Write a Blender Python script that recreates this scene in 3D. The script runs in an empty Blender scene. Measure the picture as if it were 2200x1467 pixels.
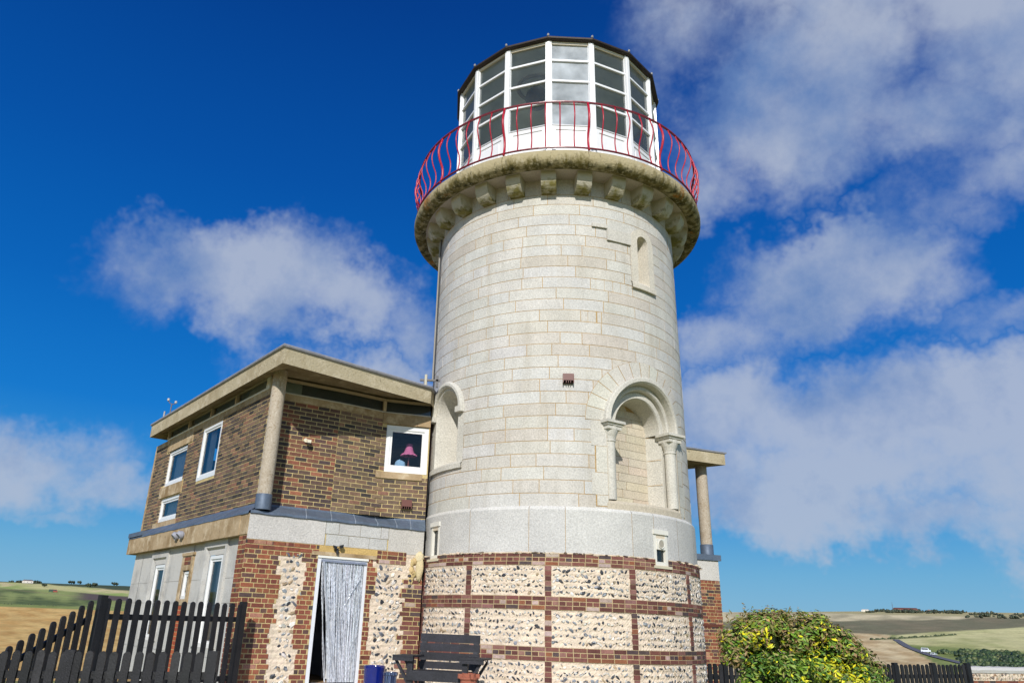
import bpy, math, random
from math import sin, cos, radians, pi, atan2, sqrt, tan, hypot, floor
R_ = random.Random(7)
scene = bpy.context.scene
COL = scene.collection

# ------------------------------------------------------------------ colours
def lin(c):
    c = c / 255.0
    return c / 12.92 if c <= .04045 else ((c + .055) / 1.055) ** 2.4
def S(r, g, b): return (lin(r), lin(g), lin(b))
def jit(c, v=.1, h=.03):
    k = 1 + R_.uniform(-v, v)
    return tuple(max(0, x * k * (1 + R_.uniform(-h, h))) for x in c)
def pick(p):  # weighted palette [(w,(rgb)),...]
    t = R_.random() * sum(w for w, _ in p)
    for w, c in p:
        t -= w
        if t <= 0: return c
    return p[-1][1]
def mixc(a, b, t): return tuple(a[i] * (1 - t) + b[i] * t for i in range(3))

# ------------------------------------------------------------------ materials
MATS = {}
def mat(name, col=None, rough=.8, n1=(3., .15), n2=(40., .15), bump=(30., .2), metal=0., spec=.3, coat=0., dist=.01):
    m = bpy.data.materials.new(name); m.use_nodes = True
    nt = m.node_tree; N = nt.nodes; L = nt.links
    b = N['Principled BSDF']
    b.inputs['Roughness'].default_value = rough
    b.inputs['Metallic'].default_value = metal
    b.inputs['Specular IOR Level'].default_value = spec
    b.inputs['Coat Weight'].default_value = coat
    tc = N.new('ShaderNodeTexCoord')
    if col is None:
        a = N.new('ShaderNodeAttribute'); a.attribute_name = 'tint'; src = a.outputs['Color']
    else:
        r = N.new('ShaderNodeRGB'); r.outputs[0].default_value = (*col, 1); src = r.outputs[0]
    for (sc, am) in (n1, n2):
        if am <= 0: continue
        n = N.new('ShaderNodeTexNoise'); n.inputs['Scale'].default_value = sc; n.inputs['Detail'].default_value = 5
        L.new(tc.outputs['Object'], n.inputs['Vector'])
        mr = N.new('ShaderNodeMapRange'); mr.inputs[1].default_value = .3; mr.inputs[2].default_value = .7
        mr.inputs[3].default_value = 1 - am; mr.inputs[4].default_value = 1 + am
        L.new(n.outputs['Fac'], mr.inputs[0])
        mx = N.new('ShaderNodeVectorMath'); mx.operation = 'SCALE'
        L.new(src, mx.inputs[0]); L.new(mr.outputs[0], mx.inputs['Scale']); src = mx.outputs[0]
    L.new(src, b.inputs['Base Color'])
    if bump[1] > 0:
        n = N.new('ShaderNodeTexNoise'); n.inputs['Scale'].default_value = bump[0]; n.inputs['Detail'].default_value = 6
        L.new(tc.outputs['Object'], n.inputs['Vector'])
        bp = N.new('ShaderNodeBump'); bp.inputs['Strength'].default_value = bump[1]; bp.inputs['Distance'].default_value = dist
        L.new(n.outputs['Fac'], bp.inputs['Height']); L.new(bp.outputs[0], b.inputs['Normal'])
    MATS[name] = m
    return m
def stainmat(name, base, stains, rough=.85, bump=(25, .5), dist=.02, stretch=(1, 1, 1), moss=None):
    """stone with real surface staining: list of (colour, noise scale, lo, hi)"""
    m = bpy.data.materials.new(name); m.use_nodes = True
    nt = m.node_tree; N = nt.nodes; L = nt.links; b = N['Principled BSDF']
    b.inputs['Roughness'].default_value = rough; b.inputs['Specular IOR Level'].default_value = .25
    tc = N.new('ShaderNodeTexCoord'); mp = N.new('ShaderNodeMapping'); mp.inputs['Scale'].default_value = stretch
    L.new(tc.outputs['Object'], mp.inputs[0])
    r = N.new('ShaderNodeRGB'); r.outputs[0].default_value = (*base, 1); src = r.outputs[0]
    for i, (c, sc, lo, hi) in enumerate(stains):
        n = N.new('ShaderNodeTexNoise'); n.inputs['Scale'].default_value = sc; n.inputs['Detail'].default_value = 7
        n.inputs['Roughness'].default_value = .65
        off = N.new('ShaderNodeVectorMath'); off.operation = 'ADD'; off.inputs[1].default_value = (i * 3.7, i * 1.3, i * 5.1)
        L.new(mp.outputs[0], off.inputs[0]); L.new(off.outputs[0], n.inputs['Vector'])
        mr = N.new('ShaderNodeMapRange'); mr.inputs[1].default_value = lo; mr.inputs[2].default_value = hi
        fac = n.outputs['Fac']
        if moss and i < 2:      # algae grows along the underside of the roll
            sz = N.new('ShaderNodeSeparateXYZ'); L.new(tc.outputs['Object'], sz.inputs[0])
            ma = N.new('ShaderNodeMath'); ma.operation = 'MULTIPLY_ADD'; ma.inputs[1].default_value = -moss[1]; ma.inputs[2].default_value = moss[0] * moss[1]
            L.new(sz.outputs[2], ma.inputs[0]); mb_ = N.new('ShaderNodeMath'); mb_.operation = 'ADD'; L.new(ma.outputs[0], mb_.inputs[0]); L.new(fac, mb_.inputs[1]); fac = mb_.outputs[0]
        L.new(fac, mr.inputs[0])
        mx = N.new('ShaderNodeMix'); mx.data_type = 'RGBA'
        L.new(mr.outputs[0], mx.inputs[0]); L.new(src, mx.inputs[6]); mx.inputs[7].default_value = (*c, 1); src = mx.outputs[2]
    L.new(src, b.inputs['Base Color'])
    n = N.new('ShaderNodeTexNoise'); n.inputs['Scale'].default_value = bump[0]; n.inputs['Detail'].default_value = 8
    L.new(tc.outputs['Object'], n.inputs['Vector'])
    bp = N.new('ShaderNodeBump'); bp.inputs['Strength'].default_value = bump[1]; bp.inputs['Distance'].default_value = dist
    L.new(n.outputs['Fac'], bp.inputs['Height']); L.new(bp.outputs[0], b.inputs['Normal'])
    MATS[name] = m; return m
def glassmat(name, tint=(1, 1, 1), haze_or_sheen=0., haze_or_sheen_col=(.6, .65, .7), refl=1.0):
    m = bpy.data.materials.new(name); m.use_nodes = True
    nt = m.node_tree; N = nt.nodes; L = nt.links; N.remove(N['Principled BSDF']); out = N['Material Output']
    tr = N.new('ShaderNodeBsdfTransparent'); tr.inputs[0].default_value = (*tint, 1)
    gl = N.new('ShaderNodeBsdfGlossy'); gl.inputs['Roughness'].default_value = .02
    fr = N.new('ShaderNodeFresnel'); fr.inputs[0].default_value = 1.6
    mu = N.new('ShaderNodeMath'); mu.operation = 'MULTIPLY'; mu.inputs[1].default_value = refl; mu.use_clamp = True
    L.new(fr.outputs[0], mu.inputs[0])
    mx = N.new('ShaderNodeMixShader'); L.new(mu.outputs[0], mx.inputs[0]); L.new(tr.outputs[0], mx.inputs[1]); L.new(gl.outputs[0], mx.inputs[2])
    sh = mx.outputs[0]
    if haze_or_sheen > 0:
        df = N.new('ShaderNodeBsdfDiffuse'); df.inputs[0].default_value = (*haze_or_sheen_col, 1)
        tc = N.new('ShaderNodeTexCoord'); n = N.new('ShaderNodeTexNoise'); n.inputs['Scale'].default_value = 2.2; n.inputs['Detail'].default_value = 6
        L.new(tc.outputs['Object'], n.inputs[0])
        mr = N.new('ShaderNodeMapRange'); mr.inputs[1].default_value = .25; mr.inputs[2].default_value = .75; mr.inputs[3].default_value = haze_or_sheen * .5; mr.inputs[4].default_value = min(1, haze_or_sheen * 1.5)
        L.new(n.outputs['Fac'], mr.inputs[0])
        m2 = N.new('ShaderNodeMixShader'); L.new(mr.outputs[0], m2.inputs[0]); L.new(sh, m2.inputs[1]); L.new(df.outputs[0], m2.inputs[2]); sh = m2.outputs[0]
    L.new(sh, out.inputs[0]); MATS[name] = m; return m

mat('granite', None, .85, (2.2, .08), (38., .17), (38., .8), dist=.010)
mat('shaft_granite', None, .85, (2.2, .08), (38., .17), (38., .8), dist=.010)
nt_ = MATS['shaft_granite'].node_tree; b_ = nt_.nodes['Principled BSDF']; src_ = b_.inputs['Base Color'].links[0].from_socket
tc_ = nt_.nodes.new('ShaderNodeTexCoord'); mp_ = nt_.nodes.new('ShaderNodeMapping'); mp_.inputs['Scale'].default_value = (3.2, 3.2, .35); nt_.links.new(tc_.outputs['Object'], mp_.inputs[0])
ns_ = nt_.nodes.new('ShaderNodeTexNoise'); ns_.inputs['Scale'].default_value = 1.6; ns_.inputs['Detail'].default_value = 8; nt_.links.new(mp_.outputs[0], ns_.inputs[0])
mr_ = nt_.nodes.new('ShaderNodeMapRange'); mr_.inputs[1].default_value = .5; mr_.inputs[2].default_value = .75; mr_.inputs[3].default_value = 0; mr_.inputs[4].default_value = .3; nt_.links.new(ns_.outputs['Fac'], mr_.inputs[0])
mx_ = nt_.nodes.new('ShaderNodeMix'); mx_.data_type = 'RGBA'; nt_.links.new(mr_.outputs[0], mx_.inputs[0]); nt_.links.new(src_, mx_.inputs[6]); mx_.inputs[7].default_value = (*S(158, 148, 128), 1); nt_.links.new(mx_.outputs[2], b_.inputs['Base Color'])
mat('mortar', None, .95, (5., .12), (60., .14), (34., .9), dist=.012)
mat('brick', None, .85, (14., .16), (70., .22), (70., .6), dist=.006)
mat('flint', None, .45, (20., .15), (90., .2), (60., .3), spec=.5)
mat('paint', None, .45, (2., .03), (30., .03), (20., .05), spec=.5)
mat('upvc', None, .3, (2., .03), (12., .02), (10., 0.), spec=.5)
mat('iron', None, .35, (8., .12), (60., .1), (60., .1), spec=.5)
mat('lead', None, .55, (3., .14), (20., .12), (12., .3), metal=.25, dist=.01)
mat('timber', None, .55, (5., .35), (45., .4), (60., .6), spec=.5, dist=.006)
mat('glazed', None, .12, (5., .06), (40., .1), (20., .05), spec=.6, coat=.5)
mat('leaf', None, .5, (1.5, .08), (20., .12), (20., 0.), spec=.4)
mat('cloth', None, .8, (3., .05), (30., .08), (20., .1))
mat('generic', None, .7, (3., .06), (30., .06), (30., .1))
mat('bead', None, .3, (8., .1), (60., .15), (30., 0.), metal=.35, spec=.5)
stainmat('cornice_stone', S(168, 156, 122), [(S(104, 94, 52), 2.2, .46, .62), (S(58, 56, 30), 3.2, .56, .72), (S(176, 166, 138), 8., .54, .68), (S(166, 112, 50), 1.1, .60, .70), (S(64, 58, 38), 10., .60, .72)], bump=(18, .8), dist=.03, stretch=(1.6, 1.6, .6), moss=(9.93, .7))
stainmat('corbel_stone', S(188, 182, 164), [(S(132, 124, 72), 4.0, .46, .64), (S(98, 92, 48), 7., .56, .72)], bump=(35, .5), moss=(9.58, .9))
stainmat('fascia_concrete', S(180, 168, 140), [(S(154, 138, 108), 1.3, .45, .68), (S(196, 184, 158), 3.5, .5, .65), (S(92, 82, 66), 7., .62, .70), (S(164, 150, 120), 22., .5, .7)], bump=(30, .6), dist=.02)
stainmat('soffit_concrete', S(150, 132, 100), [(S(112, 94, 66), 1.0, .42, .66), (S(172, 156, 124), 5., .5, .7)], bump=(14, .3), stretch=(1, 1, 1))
stainmat('beam_concrete', S(178, 156, 124), [(S(142, 118, 84), 1.2, .45, .65), (S(198, 180, 150), 4., .5, .65), (S(112, 96, 76), 8., .6, .72)], bump=(24, .4))
stainmat('pebble_concrete', S(180, 168, 150), [(S(158, 142, 120), 1.6, .45, .7), (S(150, 132, 108), 26., .52, .66), (S(200, 190, 174), 30., .54, .66), (S(112, 92, 78), 36., .66, .74)], bump=(45, .4))
stainmat('panel_stone', S(196, 194, 189), [(S(164, 162, 158), 1.6, .5, .7), (S(196, 192, 184), 6., .5, .7), (S(132, 124, 112), 60., .55, .72)], bump=(70, .4), dist=.008)
stainmat('lens_glass', S(6, 26, 40), [(S(16, 60, 74), 3., .45, .6)], rough=.35, bump=(3, .0))
glassmat('window_glass', (.82, .87, .9), refl=1.0)
glassmat('lantern_glass', (.80, .86, .84), haze_or_sheen=.07, haze_or_sheen_col=(.46, .52, .52), refl=.9)
glassmat('lantern_glass_sheen', (.72, .77, .78), haze_or_sheen=.55, haze_or_sheen_col=(.66, .71, .76), refl=1.0)  # reflection of bright cloud put into one pane as pale diffuse colour

# ------------------------------------------------------------------ mesh builder
LOC = {}
class M:
    def __init__(s): s.v = []; s.f = []; s.c = []; s.m = []
    def face(s, pts, col=(.5, .5, .5), mi=0):
        i = len(s.v); s.v += [tuple(p) for p in pts]; s.f.append(tuple(range(i, i + len(pts)))); s.c.append(col); s.m.append(mi)
    def grid(s, rows, col, mi=0, closed=False):
        """rows of shared points"""
        i0 = len(s.v); n = len(rows[0])
        for r in rows: s.v += [tuple(p) for p in r]
        for a in range(len(rows) - 1):
            for b in range(n if closed else n - 1):
                b2 = (b + 1) % n
                s.f.append((i0 + a * n + b, i0 + a * n + b2, i0 + (a + 1) * n + b2, i0 + (a + 1) * n + b))
                s.c.append(col(a, b) if callable(col) else col); s.m.append(mi)
    def hexa(s, P, col, mi=0, skip=()):
        """P: 8 points, 0-3 bottom ring, 4-7 top ring"""
        i = len(s.v); s.v += [tuple(p) for p in P]
        F = [(0, 3, 2, 1), (4, 5, 6, 7), (0, 1, 5, 4), (1, 2, 6, 5), (2, 3, 7, 6), (3, 0, 4, 7)]
        for k, f in enumerate(F):
            if k in skip: continue
            s.f.append(tuple(i + q for q in f)); s.c.append(col); s.m.append(mi)
    def box(s, mp, t0, t1, o0, o1, z0, z1, col, mi=0, skip=()):
        """mp(t,o,z): o is outward"""
        s.hexa([mp(t0, o1, z0), mp(t1, o1, z0), mp(t1, o0, z0), mp(t0, o0, z0), mp(t0, o1, z1), mp(t1, o1, z1), mp(t1, o0, z1), mp(t0, o0, z1)], col, mi, skip)
    def tube(s, pts, r, col, n=8, mi=0, cap=True):
        rows = []
        for k, p in enumerate(pts):
            a = pts[max(k - 1, 0)]; b = pts[min(k + 1, len(pts) - 1)]
            d = [b[i] - a[i] for i in range(3)]; l = sqrt(sum(x * x for x in d)) or 1; d = [x / l for x in d]
            up = (0, 0, 1) if abs(d[2]) < .9 else (1, 0, 0)
            u = [d[1] * up[2] - d[2] * up[1], d[2] * up[0] - d[0] * up[2], d[0] * up[1] - d[1] * up[0]]
            l = sqrt(sum(x * x for x in u)); u = [x / l for x in u]
            w = [d[1] * u[2] - d[2] * u[1], d[2] * u[0] - d[0] * u[2], d[0] * u[1] - d[1] * u[0]]
            rr = r[k] if isinstance(r, (list, tuple)) else r
            rows.append([tuple(p[i] + rr * (cos(q * 2 * pi / n) * u[i] + sin(q * 2 * pi / n) * w[i]) for i in range(3)) for q in range(n)])
        s.grid(rows, col, mi, True)
        if cap: s.face(rows[0][::-1], col, mi); s.face(rows[-1], col, mi)
    def lathe(s, prof, c, col, n=48, mi=0, a0=0., a1=2 * pi):
        full = abs(a1 - a0 - 2 * pi) < 1e-6
        k = n if full else n + 1
        rows = [[(c[0] + r * sin(a0 + (a1 - a0) * q / n), c[1] - r * cos(a0 + (a1 - a0) * q / n), c[2] + z) for q in range(k)] for r, z in prof]
        s.grid(rows, col, mi, full)
    def blob(s, c, rx, ry, rz, col, mi=0, nu=7, nv=5, j=.25):
        ph = R_.random() * 6; rows = []
        for a in range(nv + 1):
            t = pi * a / nv; row = []
            for b in range(nu):
                k = 1 + R_.uniform(-j, j); p = 2 * pi * b / nu + ph
                row.append((c[0] + rx * k * sin(t) * cos(p), c[1] + ry * k * sin(t) * sin(p), c[2] + rz * k * cos(t)))
            rows.append(row)
        s.grid(rows, col, mi, True)
    def build(s, name, mats, parent=None, smooth=False, angle=None):
        me = bpy.data.meshes.new(name)
        o = (0, 0, 0)
        if parent is not None: o = LOC[parent.name]
        me.from_pydata([(x - o[0], y - o[1], z - o[2]) for x, y, z in s.v], [], s.f)
        if isinstance(mats, str): mats = [mats]
        for m in mats: me.materials.append(MATS[m])
        me.polygons.foreach_set('material_index', s.m)
        at = me.color_attributes.new('tint', 'FLOAT_COLOR', 'CORNER')
        buf = []
        for f, c in zip(s.f, s.c): buf += [c[0], c[1], c[2], 1.] * len(f)
        at.data.foreach_set('color', buf)
        if smooth: me.polygons.foreach_set('use_smooth', [True] * len(s.f))
        me.validate(); me.update()
        if smooth and angle:
            try: me.set_sharp_from_angle(angle=radians(angle))
            except Exception: pass
        ob = bpy.data.objects.new(name, me); COL.objects.link(ob)
        LOC[ob.name] = o
        if parent is not None: ob.parent = parent
        return ob
def own_origin(ob, loc):
    me = ob.data
    for v in me.vertices: v.co.x -= loc[0]; v.co.y -= loc[1]; v.co.z -= loc[2]
    ob.location = loc; LOC[ob.name] = loc
def tag(o, label=None, cat=None, group=None, kind=None):
    if label: o['label'] = label
    if cat: o['category'] = cat
    if group: o['group'] = group
    if kind: o['kind'] = kind
    return o
def thing(name, loc, label, cat, group=None):
    o = bpy.data.objects.new(name, None); o.empty_display_size = .2; COL.objects.link(o); o.location = loc
    LOC[o.name] = tuple(loc); return tag(o, label, cat, group)

# ------------------------------------------------------------------ frames (maps)
def plane(o, d, z=0):
    n = (d[1], -d[0])
    def f(t, w, zz): return (o[0] + d[0] * t + n[0] * w, o[1] + d[1] * t + n[1] * w, zz)
    return f
def poly(pts):
    """polyline map; t = distance along; outward = right hand normal turned toward the camera"""
    L = [0]
    for a, b in zip(pts, pts[1:]): L.append(L[-1] + hypot(b[0] - a[0], b[1] - a[1]))
    def f(t, w, zz):
        k = 0
        while k < len(L) - 2 and t > L[k + 1]: k += 1
        a, b = pts[k], pts[k + 1]; l = L[k + 1] - L[k]; d = ((b[0] - a[0]) / l, (b[1] - a[1]) / l)
        return (a[0] + d[0] * (t - L[k]) + d[1] * w, a[1] + d[1] * (t - L[k]) - d[0] * w, zz)
    f.L = L; return f
TX, TY = 1.9014, 15.7823
def cyl(r, k=0., z0=0.):
    """t measured in degrees*... use t = arc length at r"""
    def f(t, w, zz):
        a = t / r; rr = r + k * (zz - z0) + w
        return (TX + rr * sin(a), TY - rr * cos(a), zz)
    return f
AZL = radians(-37.5)
C0 = (-3.72, 12.95)
dL = (sin(AZL), cos(AZL)); dRR = (.857, .515)
def mapL(off=0.):      # left face: outward must point left/towards camera
    def f(t, w, z):
        return (C0[0] + dL[0] * t - .793 * (w + off), C0[1] + dL[1] * t - .609 * (w + off), z)
    return f
mapR = plane(C0, dRR)

# ------------------------------------------------------------------ wall patterns
def in_rect(t, z, holes, pad=0):
    for a, b, c, d in holes:
        if a - pad < t < b + pad and c - pad < z < d + pad: return True
    return False
def sheet(m, mp, t0, t1, z0, z1, o, col, holes=(), step=.5, mi=0, fn=None, cell=None):
    ts = {t0, t1}; zs = {z0, z1}
    for a, b, c, d in holes:
        for q in (a, b):
            if t0 < q < t1: ts.add(q)
        for q in (c, d):
            if z0 < q < z1: zs.add(q)
    if cell:
        n = max(1, int((t1 - t0) / cell)); ts |= {t0 + (t1 - t0) * i / n for i in range(n + 1)}
        n = max(1, int((z1 - z0) / cell)); zs |= {z0 + (z1 - z0) * i / n for i in range(n + 1)}
    else:
        n = max(1, int((t1 - t0) / step)); ts |= {t0 + (t1 - t0) * i / n for i in range(n + 1)}
    ts = sorted(ts); zs = sorted(zs)
    for a, b in zip(ts, ts[1:]):
        if b - a < 1e-6: continue
        for c, d in zip(zs, zs[1:]):
            tm, zm = (a + b) / 2, (c + d) / 2
            if in_rect(tm, zm, holes) or (fn and fn(tm, zm)): continue
            m.face([mp(a, o, c), mp(b, o, c), mp(b, o, d), mp(a, o, d)], col, mi)
def bricks(m, mp, t0, t1, z0, z1, pal, L=.225, H=.075, gap=.013, holes=(), o=0., bond='stretcher', jo=.002, mi=0, edge=None, vary=.14, mort=None):
    mort = mort or YMORT
    nrow = max(1, round((z1 - z0) / H)); H = (z1 - z0) / nrow
    for k in range(nrow):
        a0, a1 = z0 + k * H + gap / 2, z0 + (k + 1) * H - gap / 2
        zm = (a0 + a1) / 2
        lo, hi = (t0, t1) if not edge else edge(k, zm)
        iv = [(lo, hi)]
        for ha, hb, hc, hd in holes:
            if hc - H * .4 < zm < hd + H * .4:
                nv = []
                for a, b in iv:
                    if hb <= a or ha >= b: nv.append((a, b)); continue
                    if ha > a: nv.append((a, ha))
                    if hb < b: nv.append((hb, b))
                iv = nv
        for a, b in iv:
            if b - a < .02: continue
            n_ = max(1, int((b - a) / .04))
            m.grid([[mp(a + (b - a) * q / n_, w_, zz_) for q in range(n_ + 1)] for zz_, w_ in ((z0 + k * H, o - .006), (z0 + (k + 1) * H, o - .006))], mort, 1)
        if bond == 'english': ln = L if k % 2 else L / 2; off = 0 if k % 2 else L / 4
        elif bond == 'header': ln = L / 2; off = (k % 2) * L / 4
        elif bond == 'mixed': ln = None; off = -R_.random() * L
        else: ln = L; off = (k % 2) * L / 2 + (R_.uniform(-.01, .01))
        t = t0 - off - 4 * L if not edge else floor((lo - L) / L) * L - off
        t = t0 + floor((lo - t0) / L - 1) * L - off
        while t < hi:
            l = ln if ln else (L if R_.random() < .55 else L / 2)
            for a, b in iv:
                x0, x1 = max(t + gap / 2, a), min(t + l - gap / 2, b)
                if x1 - x0 > .025:
                    oo = o + R_.uniform(-jo, jo); q = R_.uniform(-.0015, .0015)
                    c = jit(pick(pal), vary, .05)
                    m.box(mp, x0, x1, oo - .03, oo, a0 + q, a1 + q, c, mi, skip=(0,) if False else ())
            t += l
def flints(m, mp, t0, t1, z0, z1, pal, row=.1, size=.04, holes=(), mi=1, dens=1., test=None, gapr=.0):
    nr = max(1, round((z1 - z0) / row)); row = (z1 - z0) / nr
    for k in range(nr):
        zc = z0 + (k + .5) * row; t = t0 + R_.uniform(0, .04)
        while t < t1:
            s = size * R_.uniform(.5, 1.3)
            zz = zc + R_.uniform(-.24, .24) * row
            if R_.random() < .93 * dens and not in_rect(t, zz, holes, .02) and (test is None or test(t, zz)) and t + s < t1:
                c = jit(pick(pal), .2, .03)
                # lump in the wall's own frame
                rx, rz, dep = s * R_.uniform(.6, 1.1), min(row * .44, s * R_.uniform(.55, 1.2)), R_.uniform(.006, .02); sp_ = R_.choice([0, 2, 3, 4])
                sh = R_.uniform(-.9, .9); n = R_.choice([5, 6, 7]); rings = []
                for f, w in ((1., -.006), (.93, .45 * dep), (.6, dep)):
                    ring = []
                    for q in range(n):
                        a = q * 2 * pi / n; kk = f * (1 + R_.uniform(-.42, .34))
                        px, pz = rx * cos(a) * kk, rz * sin(a) * kk
                        ring.append(mp(t + px + sh * pz, w, zz + pz))
                    rings.append(ring)
                cr = mixc(c, S(216, 208, 196), .8) if R_.random() < .6 else c
                i0 = len(m.f)
                c2 = jit(pick(pal), .2, .03)
                m.grid([rings[0], rings[1]], cr, mi, True); m.grid([rings[1], rings[2]], lambda a, b: c2 if b < sp_ else c, mi, True); m.face(rings[2], c, mi)
            t += s * 1.9 + R_.uniform(-.010, .016) / dens
def rough_mortar(m, mp, t0, t1, z0, z1, col, holes=(), cell=.035, amp=.008, mi=0):
    nt = max(1, int((t1 - t0) / cell)); nz = max(1, int((z1 - z0) / cell))
    P = {}
    def pt(i, j):
        if (i, j) not in P:
            e = -.002 if i in (0, nt) or j in (0, nz) else R_.uniform(-amp, amp) * .8 - .001 + .0045 * cos(2 * pi * (z0 + (z1 - z0) * j / nz) / .098 + .6 * sin(i * .35))
            P[i, j] = mp(t0 + (t1 - t0) * i / nt, e, z0 + (z1 - z0) * j / nz)
        return P[i, j]
    for i in range(nt):
        for j in range(nz):
            tm = t0 + (t1 - t0) * (i + .5) / nt; zm = z0 + (z1 - z0) * (j + .5) / nz
            if in_rect(tm, zm, holes): continue
            m.face([pt(i, j), pt(i + 1, j), pt(i + 1, j + 1), pt(i, j + 1)], jit(col, .05, .015), mi)

RED = [(5, S(134, 80, 62)), (3, S(116, 68, 56)), (2, S(148, 92, 66)), (2, S(98, 72, 66)), (.8, S(78, 66, 64)), (.7, S(160, 116, 96))]
OLDRED = [(5, S(116, 74, 66)), (3.5, S(98, 62, 56)), (2, S(136, 98, 90)), (1.6, S(82, 68, 68)), (1.0, S(134, 86, 62)), (.7, S(176, 154, 144))]
DARK = [(5, S(106, 89, 76)), (3, S(86, 76, 70)), (3, S(124, 102, 84)), (1.2, S(138, 104, 84)), (1.2, S(68, 62, 60))]
MIXED = [(5, S(96, 76, 68)), (3, S(78, 66, 64)), (3., S(124, 84, 68)), (1.6, S(144, 92, 72))]
FL = [(4, S(52, 54, 60)), (4, S(86, 90, 98)), (4, S(136, 140, 146)), (3.5, S(188, 184, 176)), (4.5, S(222, 216, 206)), (1.5, S(166, 146, 118))]
YMORT = S(196, 176, 126); CREAM = S(216, 199, 177); LIME = S(200, 184, 160)
WHITE = S(232, 232, 230)
GRAN = [(6, S(198, 195, 187)), (3, S(196, 191, 181)), (3, S(198, 196, 191)), (1., S(192, 185, 174))]
# ================================================================== LIGHTHOUSE
tower = thing('lighthouse', (TX, TY, -1.15), 'round granite lighthouse tower with glazed lantern and red balcony rail', 'lighthouse')
SR, SK = 2.748, -.0025          # shaft radius
shaft = cyl(SR, SK, 2.0)
D2 = lambda th: radians(th) * SR
ZL, ZG, ZTOP = 1.985, 1.20, 8.78
# niches: (centre th, half width outer, z bottom, spring z, outer arch radius)
NI = dict(big=(32., 2.02, 3.58), left=(-60., 2.83, 3.98), slit=(34., 6.55, 7.50))
def uz(th, c): return SR * sin(radians(th - c))
def hole_fn(mar):
    def f(t, z):
        th = math.degrees(t / SR)
        for c, hw, ra, zb, zs in ((32., 1.10, 1.22, 2.02, 3.58), (-60., .60, .60, 2.80, 3.98), (34., .29, .29, 6.47, 7.52)):
            if abs(th - c) > 40: continue
            u = uz(th, c)
            if zb + mar < z <= zs and abs(u) < hw - mar: return True
            if z > zs and hypot(u, z - zs) < ra - mar: return True
        return False
    return f
m = M()
hf = hole_fn(.02); hf2 = hole_fn(.05)
zs_ = [ZL]; z = ZL + .26
ncourse = 27; H = (8.34 - ZL) / ncourse
full = 2 * pi * SR
for k in range(ncourse + 1):
    z0 = ZL + k * H + .006; z1 = ZL + (k + 1) * H - .006
    if k == ncourse: z1 = ZTOP
    t = -full / 2 + R_.uniform(0, .3); tend = t + full; first = True
    while t < tend - .02:
        l = R_.choice([.42, .48, .72, .8, .95, 1.0, 1.05])
        if tend - (t + l) < .3: l = tend - t
        a, b = t + .006, t + l - .006
        c = jit(pick(GRAN), .02, .008)
        front = abs(t + l / 2) < D2(112)
        cut = front and any(hf(a + (b - a) * i / 8, zz) for i in range(9) for zz in (z0, (z0 + z1) / 2, z1))
        n = max(2, int(l / (.03 if cut else .16))) ; nz = 9 if cut else 1
        o = R_.uniform(-.0025, .0025)
        if 25 < math.degrees(a / SR) < 28 and False: o = .02
        if not cut:
            rows = []
            for (zz, oo) in ((z0, -.014), (z0, o - .001), (z0 + .005, o), (z1 - .005, o), (z1, o - .001), (z1, -.014)):
                rows.append([shaft(a + (b - a) * i / n, oo, zz) for i in range(n + 1)])
            m.grid(rows, c)
            for s_ in (a, b):
                P = [shaft(s_, -.014, z0), shaft(s_, o, z0), shaft(s_, o, z1), shaft(s_, -.014, z1)]
                m.face(P if s_ == a else P[::-1], c)
        else:
            for i in range(n):
                for j in range(nz):
                    x0, x1 = a + (b - a) * i / n, a + (b - a) * (i + 1) / n
                    y0, y1 = z0 + (z1 - z0) * j / nz, z0 + (z1 - z0) * (j + 1) / nz
                    if hf((x0 + x1) / 2, (y0 + y1) / 2): continue
                    m.face([shaft(x0, o, y0), shaft(x1, o, y0), shaft(x1, o, y1), shaft(x0, o, y1)], c)
        t += l
JOINT = S(176, 146, 100)
sheet(m, shaft, -full / 2, full / 2, ZL - .05, ZTOP, -.004, JOINT, fn=hf2, cell=.09, mi=1)
m.build('shaft', ['shaft_granite', 'mortar'], tower, smooth=False)

# --- swept niches
def sweep(m, c, zb, zs, prof, col, arch=True, jamb=True, n=20, mi=0, shaft_r=SR):
    """prof: list of (rho, depth, absolute?) ; path = left jamb up, arch, right jamb down"""
    ax = (sin(radians(c)), -cos(radians(c))); ux = (cos(radians(c)), sin(radians(c)))
    def P(u, z, d, ab):
        w = d if ab else sqrt(max(shaft_r ** 2 - u * u, .1)) + d
        return (TX + ax[0] * w + ux[0] * u, TY + ax[1] * w + ux[1] * u, z)
    path = []
    if jamb:
        for i in range(7): path.append(('L', zb + (zs - zb) * i / 7))
    if arch:
        for i in range(n + 1): path.append(('A', pi - pi * i / n))
    else: path.append(None)
    if jamb:
        for i in range(1, 8): path.append(('R', zs - (zs - zb) * i / 7))
    rows = []; segs = []
    for q in path:
        if q is None: segs.append(rows); rows = []; continue
        k, v = q; row = []
        for (rho, d, ab) in prof:
            if k == 'L': row.append(P(-rho, v, d, ab))
            elif k == 'R': row.append(P(rho, v, d, ab))
            else: row.append(P(rho * cos(v), zs + rho * sin(v), d, ab))
        rows.append(row)
    segs.append(rows)
    for r in segs:
        if len(r) > 1: m.grid(r, (lambda a, b: col) if not callable(col) else col, mi)
    return P
NC = S(199, 195, 184); NC2 = S(194, 183, 163)
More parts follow.
